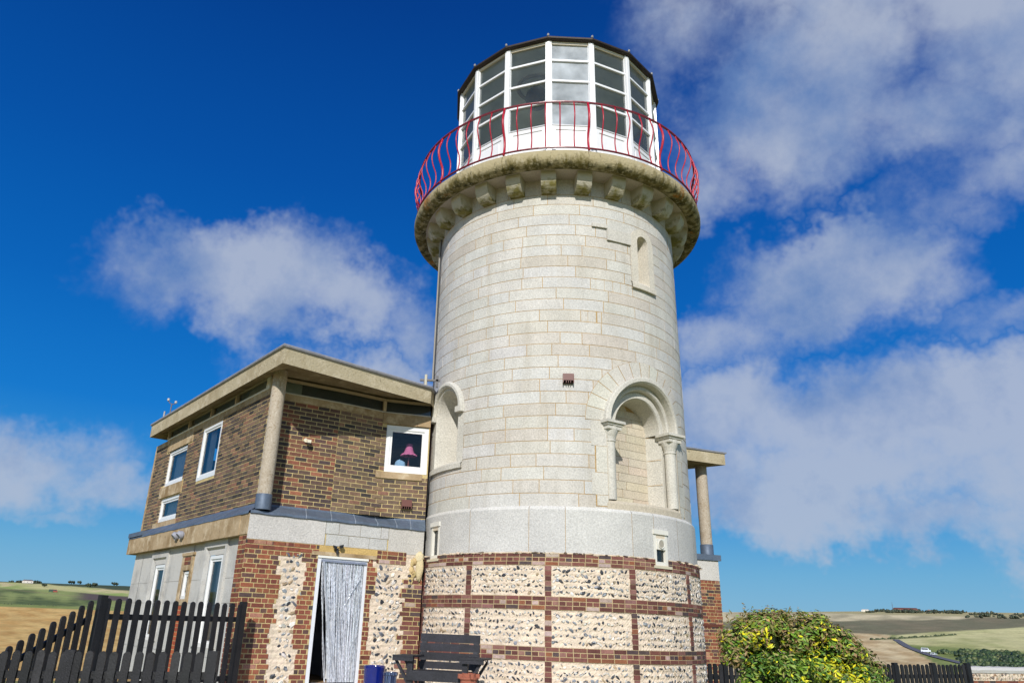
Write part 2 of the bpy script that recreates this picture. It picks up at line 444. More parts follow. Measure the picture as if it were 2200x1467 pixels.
# big arched recess
niche = M()
c, zb, zs = 32., 2.02, 3.58
cc = {}
def vcol(a, b): return NC
P = sweep(niche, c, zb, zs, [(.955, .004, 0), (.955, .075, 0), (.93, .085, 0), (.87, .085, 0), (.84, .05, 0), (.825, -.02, 0), (.82, -.09, 0), (.79, -.075, 0), (.745, -.075, 0), (.725, -.10, 0), (.72, -.19, 0), (.70, -.175, 0), (.60, -.175, 0), (.585, -.20, 0), (.56, 2.10, 1)], NC, arch=True, jamb=False, n=28)
# jambs with a nook for the columns
for sgn in (-1, 1):
    rows = []
    for zz in (zb, 2.3, 2.8, 3.58):
        rows.append([P(sgn * r, zz, d, ab) for r, d, ab in [(1.12, .004, 0), (.90, .004, 0), (.90, -.20, 0), (.665, -.22, 0), (.56, 2.10, 1)]])
    niche.grid(rows, lambda a, b: JOINT if b == 0 else NC)
    for zj in (2.62, 3.10, 3.56): niche.face([P(sgn * .64, zj, -.222 + .004, 0), P(sgn * .565, zj, 2.11, 1), P(sgn * .565, zj + .009, 2.11, 1), P(sgn * .64, zj + .009, -.222 + .004, 0)], JOINT)
# jamb stones joints: block coursing
for sgn in (-1, 1):
    for i, (a, b) in enumerate(((2.03, 2.22), (2.22, 2.62), (2.62, 3.10), (3.10, 3.58))):
        w = 1.18 if i % 2 else 1.10
        niche.face([P(sgn * w, a + .004, .007, 0), P(sgn * .905, a + .004, .007, 0), P(sgn * .905, b - .004, .007, 0), P(sgn * w, b - .004, .007, 0)][::sgn], jit(NC, .04, .01))
# voussoirs
nv_ = 15
for i in range(nv_):
    a0 = pi - pi * i / nv_ - .006; a1 = pi - pi * (i + 1) / nv_ + .006
    col = jit(NC, .05, .015)
    for q in range(3):
        b0 = a0 + (a1 - a0) * q / 3; b1 = a0 + (a1 - a0) * (q + 1) / 3
        niche.face([P(1.265 * cos(b0), zs + 1.265 * sin(b0), .006, 0), P(.955 * cos(b0), zs + .955 * sin(b0), .006, 0), P(.955 * cos(b1), zs + .955 * sin(b1), .006, 0), P(1.265 * cos(b1), zs + 1.265 * sin(b1), .006, 0)], col)
for q in range(30):
    b0 = pi - pi * q / 30; b1 = pi - pi * (q + 1) / 30
    niche.face([P(1.27 * cos(b0), zs + 1.27 * sin(b0), .002, 0), P(.95 * cos(b0), zs + .95 * sin(b0), .002, 0), P(.95 * cos(b1), zs + .95 * sin(b1), .002, 0), P(1.27 * cos(b1), zs + 1.27 * sin(b1), .002, 0)], JOINT, 1)
# back wall in courses
z = zb
while z < 4.2:
    h = .155; top = min(z + h, 4.18); 
    def hw(zz): return .57 if zz <= zs else sqrt(max(.57 ** 2 - (zz - zs) ** 2, 0))
    j = R_.uniform(-.4, .4)
    for (x0, x1) in ((-1, j), (j, 1)):
        a, b = max(x0 * .57, -hw(z)), min(x1 * .57, hw(z)); a2, b2 = max(x0 * .57, -hw(top)), min(x1 * .57, hw(top))
        if b - a > .03 and b2 >= a2:
            niche.face([P(a + .004, z + .003, 2.125, 1), P(b - .004, z + .003, 2.125, 1), P(b2 - .004, top - .003, 2.125, 1), P(a2 + .004, top - .003, 2.125, 1)], jit(NC2, .05, .03))
    z += h
niche.face([P(-.62, zb - .05, 2.11, 1), P(.62, zb - .05, 2.11, 1), P(.62, 4.25, 2.11, 1), P(-.62, 4.25, 2.11, 1)], JOINT, 1)
# sloping sill
rows = []
for d, ab, zz in ((.012, 0, ZL - .0), (.012, 0, 2.09), (-.02, 0, 2.14), (2.10, 1, 2.20)):
    rows.append([P(-.93 + 1.86 * i / 10, zz, d, ab) for i in range(11)])
niche.grid(rows, NC2)
nb = niche.build('arched_recess', ['granite', 'mortar'], tower)
# columns and capitals
for sgn, uu in ((-1, -.785), (1, .785)):
    m = M(); x, y, _ = P(uu, 0, -.095, 0)
    m.lathe([(0, 2.16), (.104, 2.16), (.104, 3.20), (.118, 3.215), (.118, 3.24), (.104, 3.255)], (x, y, 0), NC, 20)
    col = m.build('column', 'granite', tower, smooth=True, angle=40)
    m = M()
    m.lathe([(.112, 3.25), (.125, 3.30), (.15, 3.36), (.17, 3.42), (.17, 3.49), (.0, 3.49)], (x, y, 0), NC, 20)
    lx = plane((x, y), (cos(radians(c)), sin(radians(c))))
    m.box(lx, -.19, .19, -.14, .18, 3.49, 3.53, NC); m.box(lx, -.225, .225, -.14, .215, 3.53, 3.58, NC)
    m.box(lx, -.165, .165, -.12, .16, 3.42, 3.49, NC)
    m.build('capital', 'granite', col)
# left recess with hood
niche = M(); c, zb, zs = -60., 2.83, 3.98
P = sweep(niche, c, zb, zs, [(.63, .004, 0), (.455, .004, 0), (.44, -.03, 0), (.32, 2.20, 1)], NC, n=20)
P2 = sweep(niche, c, zb, zs, [(.625, .0, 0), (.625, .05, 0), (.59, .085, 0), (.54, .085, 0), (.505, .05, 0), (.50, .0, 0)], NC, jamb=False, n=20)
for sgn in (-1, 1):   # label stops
    for a in (0,):
        q = [P(sgn * .63, zs - .10, .0, 0), P(sgn * .47, zs - .10, .0, 0), P(sgn * .47, zs - .10, .1, 0), P(sgn * .63, zs - .10, .1, 0),
             P(sgn * .63, zs + .01, .0, 0), P(sgn * .47, zs + .01, .0, 0), P(sgn * .47, zs + .01, .1, 0), P(sgn * .63, zs + .01, .1, 0)]
        niche.hexa(q, NC)
for i in range(10):
    z = zb + i * .155; top = min(z + .15, 4.32)
    if z > 4.3: break
    niche.face([P(-.34, z, 2.205, 1), P(.34, z, 2.205, 1), P(.34, top, 2.205, 1), P(-.34, top, 2.205, 1)], jit(NC2, .05, .02))
niche.face([P(-.36, zb, 2.195, 1), P(.36, zb, 2.195, 1), P(.36, 4.35, 2.195, 1), P(-.36, 4.35, 2.195, 1)], JOINT, 1)
rows = []
for d, ab, zz in ((.0, 0, 2.78), (.045, 0, 2.78), (.045, 0, 2.87), (-.02, 0, 2.92), (2.20, 1, 3.02)):
    rows.append([P(-.63 + 1.26 * i / 8, zz, d, ab) for i in range(9)])
niche.grid(rows, NC)
niche.build('hooded_recess', ['granite', 'mortar'], tower)
# slit window recess
niche = M(); c, zb, zs = 34., 6.50, 7.50
P = sweep(niche, c, zb, zs, [(.32, .0, 0), (.32, .03, 0), (.155, .03, 0), (.10, 2.40, 1)], S(206, 199, 184), n=16)
niche.face([P(-.14, zb, 2.405, 1), P(.14, zb, 2.405, 1), P(.14, 7.63, 2.405, 1), P(-.14, 7.63, 2.405, 1)], S(200, 190, 168))
rows = []
for d, ab, zz in ((.0, 0, 6.42), (.05, 0, 6.42), (.05, 0, 6.52), (-.0, 0, 6.58), (2.40, 1, 6.66)):
    rows.append([P(-.34 + .68 * i / 6, zz, d, ab) for i in range(7)])
niche.grid(rows, S(204, 197, 182))
# the stone repair step beside it
for (u0, u1, za, zb2) in ((-.86, -.32, 7.36, 7.62), (-1.16, -.86, 7.62, 7.70)):
    niche.hexa([P(u0, za, -.0, 0), P(u1, za, -.0, 0), P(u1, za, .034, 0), P(u0, za, .034, 0), P(u0, zb2, 0, 0), P(u1, zb2, 0, 0), P(u1, zb2, .034, 0), P(u0, zb2, .034, 0)], S(198, 194, 184))
niche.build('slit_recess', ['granite', 'mortar'], tower)

# --- granite band at the base (big blocks) + windows holes
RB = 2.80
band = cyl(RB); toT = lambda th: radians(th) * RB
WH = [(toT(-65.5), toT(-58.2), 1.13, 1.79), (toT(31.0), toT(38.2), 1.08, 1.68)]
m = M()
js = [-180, -150, -125, -96, -72, -40.5, -16.5, -3.5, 21.5, 31.5, 45.5, 62, 84, 110, 140, 165, 180]
for a, b in zip(js, js[1:]):
    col = jit(S(194, 192, 187), .03, .008); t0, t1 = toT(a) + .004, toT(b) - .004
    z = ZG
    n = max(1, int((t1 - t0) / .12))
    sheet(m, band, t0, t1, ZG, 1.93, 0, col, holes=WH, step=.12)
    m.grid([[band(t0 + (t1 - t0) * i / n, o, zz) for i in range(n + 1)] for zz, o in ((1.93, 0), (1.955, -.012), (ZL + .005, -.045), (ZL + .02, -.09))], mixc(col, (1, .95, .85), .12))
sheet(m, band, toT(-180), toT(180), ZG - .03, 1.93, -.006, JOINT, holes=WH, step=.12, mi=1)
sheet(m, band, toT(-112), toT(112), ZG - .02, ZG + .0, -.002, LIME, holes=WH, step=.12, mi=1)
m.build('granite_band', ['granite', 'mortar'], tower)
# --- flint and brick drum
RD = 2.815
drum = cyl(RD, -.006, 1.2); dT = lambda th: radians(th) * RD
WD = [(dT(-65.5), dT(-58.2), 1.13, 1.8), (dT(31.0), dT(38.2), 1.08, 1.7)]
mb = M(); mf = M()
rowsb = [(.985, 1.185), (.276, .49), (-.51, -.296), (-1.25, -1.06)]
rowsf = [(.49, .985), (-.296, .276), (-1.06, -.51)]
piers = [-130 + 30.1 * k + .3 for k in range(9)]
piers = [-9.6 + 30.1 * k for k in range(-4, 5)]
rough_mortar(mf, drum, dT(-125), dT(125), -1.3, 1.2, CREAM, holes=[(dT(-65.5), dT(-58.2), 1.13, 1.8), (dT(31.), dT(38.2), 1.08, 1.7)], cell=.028, amp=.0075)
sheet(mf, drum, dT(-180), dT(-125), -1.4, 1.2, 0, CREAM, step=.15); sheet(mf, drum, dT(125), dT(180), -1.4, 1.2, 0, CREAM, step=.15)
for z0, z1 in rowsb:
    n = max(2, round((z1 - z0) / .072)); h = (z1 - z0) / n
    sheet(mb, drum, dT(-125), dT(125), z0, z1, .009, S(178, 156, 118), holes=WD, step=.1, mi=1)
    for k in range(n):
        bricks(mb, drum, dT(-125), dT(125), z0 + k * h, z0 + (k + 1) * h, OLDRED, H=h, gap=.014, holes=WD, o=.016, bond='header' if k % 2 else 'stretcher', jo=.002, mort=S(184, 164, 126))
for p in piers:
    for z0, z1 in rowsf:
        t = dT(p); n = round((z1 - z0) / .08)
        sheet(mb, drum, t - .056, t + .056, z0, z1, .009, S(188, 170, 136), step=.1, mi=1)
        for k in range(n):
            h = (z1 - z0) / n; w = .054 + R_.uniform(-.003, .004)
            mb.box(drum, t - w, t + w, -.02, .016 + R_.uniform(-.003, .003), z0 + k * h + .005, z0 + (k + 1) * h - .005, jit(pick(OLDRED), .12, .05))
for q in range(90):
    a = dT(R_.uniform(-70, 80)); 
    if in_rect(a, 1.15, WD, .1): continue
    mb.blob(drum(a, .012, 1.190 + R_.uniform(-.012, .008)), R_.uniform(.02, .07), .012, R_.uniform(.008, .022), jit(pick([(3, LIME), (1, S(110, 96, 80)), (1, S(84, 70, 64))]), .1), 1, 8, 5, .3)
mb.build('brick_banding', ['brick', 'mortar'], tower)
for z0, z1 in rowsf:
    ed = [dT(p) for p in piers]
    ed = [dT(-125)] + ed + [dT(112)]
    for a, b in zip(ed, ed[1:]):
        flints(mf, drum, a + .075, b - .075, z0 + .02, z1 - .02, FL, row=.098, size=.031, holes=[(h[0] - .03, h[1] + .03, h[2] - .12, h[3]) for h in WD])
mf.build('flint_panels', ['mortar', 'flint'], tower)
# small windows in the band
def small_window(hole, vent):
    t0, t1, z0, z1 = hole
    m = M(); F = S(228, 224, 212)
    b = cyl(2.8)
    # reveal + head box
    m.box(b, t0 - .012, t1 + .012, -.2, .03, z1 - .06, z1 + .02, F)             # roller head
    for a, c2 in ((t0, t0 + .06), (t1 - .06, t1)): m.box(b, a, c2, -.2, .004, z0, z1 - .06, F)
    m.box(b, t0 + .06, t1 - .06, -.2, .004, z0, z0 + .07, F)
    m.box(b, t0 + .06, t1 - .06, -.2, .0, z1 - .13, z1 - .06, S(214, 200, 176))
    zt = z1 - .13
    if vent:
        zm = z0 + .28
        m.box(b, t0 + .06, t1 - .06, -.2, .012, zm, zt, F)
    o = m.build('window', 'upvc', tower)
    g = M(); g.face([b(t0 + .06, -.05, z0 + .07), b(t1 - .06, -.05, z0 + .07), b(t1 - .06, -.05, zt), b(t0 + .06, -.05, zt)]); g.build('pane', 'window_glass', o)
    d = M(); d.box(b, t0, t1, -.5, -.22, z0, z1, S(40, 42, 46)); 
    cu = M(); cu.face([b(t0 + .01, -.15, z0), b(t1 - .07, -.15, z0), b(t1 - .07, -.15, z1), b(t0 + .01, -.15, z1)], S(120, 124, 128)); cu.build('blind_or_sheen', 'cloth', o)
    s = M(); s.box(b, t0 - .05, t1 + .05, -.2, .05, z0 - .045, z0, S(206, 198, 172)); s.build('sill', 'generic', o)
    if vent:
        tc, zc = (t0 + t1) / 2, (zm + zt) / 2; v = M()
        for q in range(20):
            a0, a1 = 2 * pi * q / 20, 2 * pi * (q + 1) / 20
            for r0, r1, w0, w1 in ((.085, .075, .012, .03), (.075, .06, .03, .022)):
                v.face([b(tc + r0 * cos(a0), w0, zc + r0 * sin(a0)), b(tc + r0 * cos(a1), w0, zc + r0 * sin(a1)), b(tc + r1 * cos(a1), w1, zc + r1 * sin(a1)), b(tc + r1 * cos(a0), w1, zc + r1 * sin(a0))], S(216, 212, 200))
        for q in range(-3, 4):
            x = q * .016; hgt = sqrt(max(.058 ** 2 - x * x, 0))
            v.box(b, tc + x - .004, tc + x + .004, .013, .024, zc - hgt, zc + hgt, S(176, 170, 156))
        v.build('fan_vent', 'upvc', o)
small_window(WH[0], False); small_window(WH[1], True)

# --- corbels
CS = S(176, 170, 150)
for k in range(26):
    th = radians(-9 + 360 / 26 * k); m = M()
    mp = plane((TX, TY), (cos(th), sin(th)))
    w = .155; pr = [(2.70, 8.345), (2.93, 8.345), (2.955, 8.36), (3.005, 8.41), (3.04, 8.46), (3.07, 8.53), (3.085, 8.60), (3.085, 8.70)]
    rows = [[mp(-w, r, z), mp(w, r, z)] for r, z in pr]
    m.grid(rows, CS)
    for s_ in (-w, w):
        f = [mp(s_, 2.70, 8.70)] + [mp(s_, r, z) for r, z in pr]
        m.face(f if s_ < 0 else f[::-1], CS)
    m.build('corbel', 'corbel_stone', tower)
# --- cornice ring
m = M()
prof = [(3.165, 8.70), (3.19, 8.685), (3.24, 8.66), (3.30, 8.645), (3.37, 8.65), (3.43, 8.68), (3.465, 8.76), (3.47, 8.85), (3.45, 8.93), (3.42, 8.985), (3.39, 9.0), (3.36, 9.005), (2.3, 9.04)]
nseg = 12
for k in range(nseg):
    a0 = radians(-25 + 30 * k) + .0016; a1 = radians(5 + 30 * k) - .0016; dr = R_.uniform(-.004, .004)
    m.lathe([((r - .065 if r > 3.1 else r) + dr, z + dr) for r, z in prof], (TX, TY, 0), CS, 12, a0=a0, a1=a1)
m.lathe([(2.68, 8.72), (3.10, 8.71), (3.22, 8.69), (3.33, 8.73), (3.37, 8.8), (3.35, 8.93), (3.28, 8.99), (2.3, 9.03)], (TX, TY, 0), CS, 72)
m.build('gallery_cornice', 'cornice_stone', tower, smooth=True, angle=60)
m = M(); m.lathe([(2.70, 8.692), (3.12, 8.692)], (TX, TY, 0), S(190, 176, 164), 96); m.build('gallery_soffit', 'granite', tower)
# --- railing
RC = S(176, 16, 42); RC2 = S(120, 22, 36)
rail = M(); RR = 3.355
def ring(m, r, z, hw, hh, col, n=120):
    m.lathe([(r - hw, z - hh), (r + hw, z - hh), (r + hw, z + hh), (r - hw, z + hh), (r - hw, z - hh)], (TX, TY, 0), col, n)
ring(rail, RR, 10.18, .022, .012, RC2); ro = rail.build('railing', 'iron', tower)
m = M(); ring(m, RR, 9.055, .018, .01, RC2); m.build('bottom_rail', 'iron', ro)
for k in range(72):
    th = radians(-24.7 + 5 * k); big = (k % 6 == 0); m = M()
    pts = []
    for i in range(15):
        s = i / 14; z = 10.175 - s * (1.12 if not big else 1.16)
        off = .085 * sin(pi * min(s / .62, 1)) ** 1.3 - .05 * sin(pi * max((s - .55) / .45, 0)) if s < .999 else 0
        pts.append((TX + (RR + off) * sin(th), TY - (RR + off) * cos(th), z))
    m.tube(pts, .026 if big else .0135, RC, 8)
    b = m.build('baluster', 'iron', ro, smooth=True)

# --- lantern room: sixteen facets
LX, LY = TX + .05, TY; LR = 2.5
lantern = M()
def lv(j, r, z):
    th = radians(12 + 22.5 * j); return (LX + r * sin(th), LY - r * cos(th), z)
LW = S(232, 233, 234)
# curb
lantern.grid([[lv(j, LR + o, z) for j in range(16)] for z, o in ((9.0, .03), (9.16, .03), (9.16, 0), (9.2, -.06))], LW, 0, True)
# inner floor
lantern.face([lv(j, LR - .04, 9.1) for j in range(16)], S(190, 184, 172))
# head ring
hr_ = M(); hr_.grid([[lv(j, LR + o, z) for j in range(16)] for z, o in ((12.53, -.05), (12.53, .01), (12.6, .01))], S(226, 222, 214), 0, True)
lo = lantern.build('lantern_room', 'upvc', tower); hr_.build('head_ring', 'upvc', lo)
m = M()
m.grid([[lv(j, r, 12.54) for j in range(16)] for r in (LR - .02, 1.5, .6)], S(206, 214, 206), 0, True)
m.face([lv(j, .6, 12.54) for j in range(16)], S(206, 214, 206))
m.lathe([(.42, 12.535), (.44, 12.50), (.50, 12.50), (.52, 12.535)], (1.38, 14.85, 0), S(110, 116, 114), 32)
m.build('ceiling', 'generic', lo)
for j in range(16):
    def fm(j=j):
        a, b = lv(j - 1, LR, 0), lv(j, LR, 0); l = hypot(b[0] - a[0], b[1] - a[1]); return plane(a, ((b[0] - a[0]) / l, (b[1] - a[1]) / l)), l
    f, l = fm(); m = M()
    e = .064
    m.box(f, e, l - e, -.05, .01, 9.16, 9.30, LW); m.box(f, e, l - e, -.05, .0, 10.17, 10.28, LW)
    m.box(f, e, e + .09, -.05, .0, 9.30, 10.17, LW); m.box(f, l - e - .09, l - e, -.05, .0, 9.30, 10.17, LW)
    m.box(f, e + .09, l - e - .09, -.05, -.018, 9.30, 10.17, LW)
    m.box(f, e + .17, l - e - .17, -.04, -.006, 9.38, 10.09, LW)
    m.box(f, e, l - e, -.05, .015, 10.265, 10.29, S(200, 202, 204))
    for zz in (10.90, 11.485, 12.06): m.box(f, e, l - e, -.05, .012, zz - .025, zz + .025, LW)
    m.box(f, e, l - e, -.05, .008, 12.515, 12.58, S(200, 190, 168))
    m.box(f, e - .012, e + .012, -.05, -.002, 10.28, 12.52, LW); m.box(f, l - e - .012, l - e + .012, -.05, -.002, 10.28, 12.52, LW)
    fo = m.build('facet', 'upvc', lo)
    g = M(); g.face([f(e, -.03, 10.28), f(l - e, -.03, 10.28), f(l - e, -.03, 12.52), f(e, -.03, 12.52)])
    g.build('pane', 'lantern_glass_sheen' if j == 0 else 'lantern_glass', fo)
    p = M(); v0 = lv(j, LR, 0); th = radians(12 + 22.5 * j); q = plane((v0[0], v0[1]), (cos(th), sin(th)))
    p.box(q, -.066, .066, -.08, .028, 9.16, 12.58, LW); p.box(q, -.026, .026, -.08, .045, 9.16, 12.56, LW)
    p.build('mullion', 'upvc', lo)
roof = M(); BR = S(58, 50, 46)
roof.grid([[lv(j, LR + o, z) for j in range(16)] for z, o in ((12.585, 0.), (12.59, .10), (12.60, .12), (12.64, .125), (12.655, .11), (12.67, -.1), (13.25, -1.6), (13.45, -2.45))], BR, 0, True)
roof.build('lantern_roof', 'lead', tower)
m = M()
for j in range(16):
    x, y, z = lv(j, LR + .10, 12.66); m.lathe([(.02, 0), (.028, .015), (.028, .05), (.012, .075), (0., .08)], (x, y, z), S(150, 150, 146), 8)
m.build('roof_finials', 'lead', tower)
m = M()
m.lathe([(0, -.30), (.10, -.28), (.20, -.22), (.27, -.12), (.30, 0), (.27, .12), (.20, .22), (.14, .28)], (1.38, 14.85, 12.22), (.1, .1, .1), 24)
m.tube([(1.38, 14.85, 12.45), (1.38, 14.85, 12.55)], .12, S(60, 64, 66), 12)
m.build('lamp_lens', 'lens_glass', tower, smooth=True)

# cables and pipe on the tower's left side
m = M(); 
def tp(th, z, o=.03):
    r = (SR if z > 2 else 2.80) + o; return (TX + r * sin(radians(th)), TY - r * cos(radians(th)), z)
m.tube([tp(-79.0, z, .035) for z in (8.6, 7.5, 6.5, 5.5, 4.9)], .022, S(150, 146, 138), 6)
m.tube([tp(-77.5, z, .02) for z in (8.5, 6.5, 4.9, 4.7)], .012, S(60, 60, 62), 6)
pts = [(-76.5, 4.75), (-75.5, 4.4), (-76.6, 4.1), (-75.6, 3.8), (-76.4, 3.4), (-76, 2.9), (-74, 2.8), (-73.2, 2.55), (-74, 2.2), (-77, 2.0), (-78, 1.75), (-76.5, 1.2), (-77.5, .8), (-76.5, .3), (-77, -.3), (-77.2, -1.1)]
m.tube([tp(a, z, .05 if z > 2 or z < 1.9 else .08) for a, z in pts], .014, S(40, 40, 44), 6)
m.tube([tp(a + .6 * sin(z * 9), z, .03) for a, z in [(-77.3, 2.0 - .2 * i) for i in range(16)]], .011, S(56, 56, 58), 6)
m.tube([tp(-79.2, z, .03) for z in (1.95, 1., 0, -1.1)], .02, S(170, 158, 138), 6)
m.build('cable', 'generic', tower, smooth=True)
# ================================================================== HOUSE
house = thing('house', (-3.7, 13.0, -1.15), 'two storey brown brick and flint wing with flat concrete roof left of the tower', 'house')
LB = mapL(-.22); LC = mapL(0.); LW_ = mapL(-.13)
TF = 7.55
# upper left brick face
wins = [(2.77, 3.92, 2.70, 3.88), (4.92, 6.33, 2.85, 3.72), (4.92, 6.33, 2.00, 2.56)]
ZU0, ZU1 = 1.84, 3.93
m = M()
def T(t): return t
def flipmap(mp): return lambda t, w, z: mp(-t, w, z)
LBf = lambda t, w, z: LB(-t, w, z)       # t runs right to left -> negate for face orientation
holesL = [(-b, -a, c_, d) for a, b, c_, d in wins] + [(-6.55, -4.60, 3.72, 3.95), (-4.05, -2.70, 3.85, 3.95), (-6.5, -4.8, 2.56, 2.85)]
sheet(m, LBf, -TF, -.36, ZU0, ZU1, -.006, YMORT, holes=holesL[:3], mi=1)
bricks(m, LBf, -TF, -.36, ZU0, ZU1, DARK, L=.235, H=.0805, gap=.016, holes=holesL, o=.002, bond='stretcher')
# end return behind the column, then the curved right hand wall
A_ = LB(.36, 0, 0)[:2]
RWp = [A_, (-2.55, 14.085), (-2.1, 14.38), (-1.72, 14.64), (-.80, 14.858)]
RW = poly(RWp); RL = RW.L
winR = (RL[3] + .05, RL[3] + .925, 2.79, 3.76)
lint = (RL[3] - .05, RL[4], 3.76, 3.99)
sillh = (RL[3] - .12, RL[4] - .12, 2.66, 2.79)
sheet(m, RW, 0, RL[4], ZU0, 3.99, -.006, YMORT, holes=[winR], mi=1, step=.2)
bricks(m, RW, .015, RL[1] - .006, ZU0 + .03, 3.86, MIXED, L=.235, H=.0805, gap=.016, o=.002)
bricks(m, RW, RL[1] + .006, RL[4], ZU0 - .01, 3.86, DARK, L=.235, H=.0805, gap=.016, o=.004, holes=[winR, lint, sillh])
# far end and hidden back walls
far = LB(TF, 0, 0); bk = (far[0] + 5.2 * .793, far[1] + 5.2 * .609)
m.face([LB(TF, 0, ZU0), LB(TF, 0, ZU1), (*bk, ZU1), (*bk, ZU0)], DARK[0][1])
m.build('brick_wall', ['brick', 'mortar'], house)
m = M()
CB = S(186, 168, 138)
m.box(lambda t, w, z: LB(-t, w, z), -TF, -.36, -.1, .008, 3.93, 4.05, CB)
m.box(lambda t, w, z: LB(-t, w, z), -6.45, -4.62, -.1, .012, 3.72, 3.93, CB)
m.box(lambda t, w, z: LB(-t, w, z), -4.02, -2.72, -.1, .010, 3.87, 3.93, CB)
m.box(lambda t, w, z: LB(-t, w, z), -6.48, -4.86, -.1, .015, 2.58, 2.84, CB)
m.box(lambda t, w, z: LB(-t, w, z), -TF - .0, -TF + .10, -.12, .012, ZU0, 3.93, S(176, 160, 130))
m.box(lambda t, w, z: LB(-t, w, z), -6.6, -4.86, -.1, .012, 1.85, 1.99, CB)
for a, b in zip(RL[1:], RL[2:]): m.box(RW, a + .0005, b - .0005, -.1, .010, 3.86, 3.99, CB)
m.box(RW, 0.01, RL[1] - .0005, -.1, .010, 3.86, 3.99, CB)
m.box(RW, lint[0], lint[1], -.1, .022, 3.765, 3.985, S(190, 172, 140))
m.box(RW, sillh[0], RL[3] - .001, -.1, .03, 2.655, 2.785, S(196, 180, 150)); m.box(RW, RL[3] + .001, sillh[1], -.1, .03, 2.655, 2.785, S(196, 180, 150))
m.build('concrete_dressing', 'beam_concrete', house)

# windows -----------------------------------------------------------
def window(mp, t0, t1, z0, z1, dep=.05, fw=.07, curtain=None, name='window', splitz=None, side=.0, parent=None, darkcol=S(30, 32, 38)):
    parent = parent or house
    m = M(); F = WHITE
    m.box(mp, t0, t0 + fw, -dep - .07, -dep, z0, z1, F); m.box(mp, t1 - fw, t1, -dep - .07, -dep, z0, z1, F)
    m.box(mp, t0 + fw, t1 - fw, -dep - .07, -dep, z0, z0 + fw * 1.2, F); m.box(mp, t0 + fw, t1 - fw, -dep - .07, -dep, z1 - fw, z1, F)
    f2 = fw + .045
    m.box(mp, t0 + fw, t0 + f2, -dep - .06, -dep - .02, z0 + fw * 1.2, z1 - fw, F); m.box(mp, t1 - f2, t1 - fw, -dep - .06, -dep - .02, z0 + fw * 1.2, z1 - fw, F)
    m.box(mp, t0 + f2, t1 - f2, -dep - .06, -dep - .02, z0 + fw * 1.2, z0 + fw * 1.2 + .045, F); m.box(mp, t0 + f2, t1 - f2, -dep - .06, -dep - .02, z1 - fw - .045, z1 - fw, F)
    w = m.build(name, 'upvc', parent)
    g = M(); g.face([mp(t0 + f2, -dep - .04, z0 + fw), mp(t1 - f2, -dep - .04, z0 + fw), mp(t1 - f2, -dep - .04, z1 - fw), mp(t0 + f2, -dep - .04, z1 - fw)])
    g.build('pane', 'window_glass', w)
    # reveal
    r = M(); rc = S(190, 172, 140)
    r.face([mp(t0, .0, z0), mp(t0, -.3, z0), mp(t0, -.3, z1), mp(t0, .0, z1)], rc); r.face([mp(t1, .0, z0), mp(t1, .0, z1), mp(t1, -.3, z1), mp(t1, -.3, z0)], rc)
    r.face([mp(t0, .0, z0), mp(t1, .0, z0), mp(t1, -.3, z0), mp(t0, -.3, z0)], rc); r.face([mp(t0, .0, z1), mp(t0, -.3, z1), mp(t1, -.3, z1), mp(t1, .0, z1)], rc)
    r.build('reveal', 'mortar', w)
    if curtain:
        for (ca, cb) in curtain:
            c_ = M(); n = max(8, int(abs(cb - ca) * (t1 - t0) / .012)); rows = [[], []]
            for i in range(n + 1):
                t = t0 + (t1 - t0) * (ca + (cb - ca) * i / n); w_ = -dep - .17 + .022 * sin(i * .9) + .008 * sin(i * 2.3)
                rows[0].append(mp(t, w_, z0 + .02)); rows[1].append(mp(t, w_, z1 - .02))
            c_.grid(rows, S(226, 228, 232)); c_.build('curtain', 'cloth', w, smooth=True)
    return w
for (a, b, c_, d), cu in zip(wins, ([(.02, .30), (.72, .98)], [(.06, .55)], [(.06, .55)])):
    window(LBf, -b, -a, c_, d, dep=.0 if a < 3 else .03, curtain=cu)
window(RW, winR[0], winR[1], 2.79, 3.75, dep=.02, fw=.085)
# clerestory strip
m = M(); CF = S(206, 198, 182)
ZS0, ZS1 = 4.05, 4.30
SB = lambda t, w, z: mapL(-.215)(-t, w, z)
m.box(SB, -6.62, -.44, -.06, .012, ZS0, ZS0 + .035, S(232, 230, 222)); m.box(SB, -6.62, -.44, -.06, .012, ZS1 - .02, ZS1 + .02, S(170, 156, 130))
mt = [.46, 2.10, 3.55, 5.02, 6.58]
for q, t in enumerate(mt): m.box(SB, -t - (.06 if q else .10), -t + (.02 if q else .04), -.06, .022, ZS0 + .03, ZS1 - .02, WHITE if q == 0 else S(196, 178, 156))
for a, b in zip(RL, RL[1:]):
    m.box(RW, a + .001, b - .001, -.07, -.01, 3.992, 4.02, S(214, 210, 200)); m.box(RW, a + .001, b - .001, -.07, -.01, 4.235, 4.29, S(176, 158, 130))
for t in (RL[3] - .02, .03): m.box(RW, t - .03, t + .03, -.07, -.004, 4.02, 4.235, S(200, 182, 156))
cs = m.build('clerestory_window', 'paint', house)
g = M(); g.face([SB(-6.6, -.03, ZS0), SB(-.46, -.03, ZS0), SB(-.46, -.03, ZS1), SB(-6.6, -.03, ZS1)])
for a, b in zip(RL, RL[1:]): g.face([RW(a, -.04, 4.0), RW(b, -.04, 4.0), RW(b, -.04, 4.28), RW(a, -.04, 4.28)])
g.build('pane', 'window_glass', cs)
m = M()   # white boarding, grey backing and a painted sky reflection behind the strip
m.face([RW(.02, -.10, 4.0), RW(.62, -.10, 4.0), RW(.62, -.10, 4.28), RW(.02, -.10, 4.28)], S(186, 190, 186))
m.face([SB(-6.6, -.08, ZS0), SB(-.46, -.08, ZS0), SB(-.46, -.08, ZS1), SB(-6.6, -.08, ZS1)], S(150, 172, 196))  # blue sky reflected in the left strip, painted on a sheet
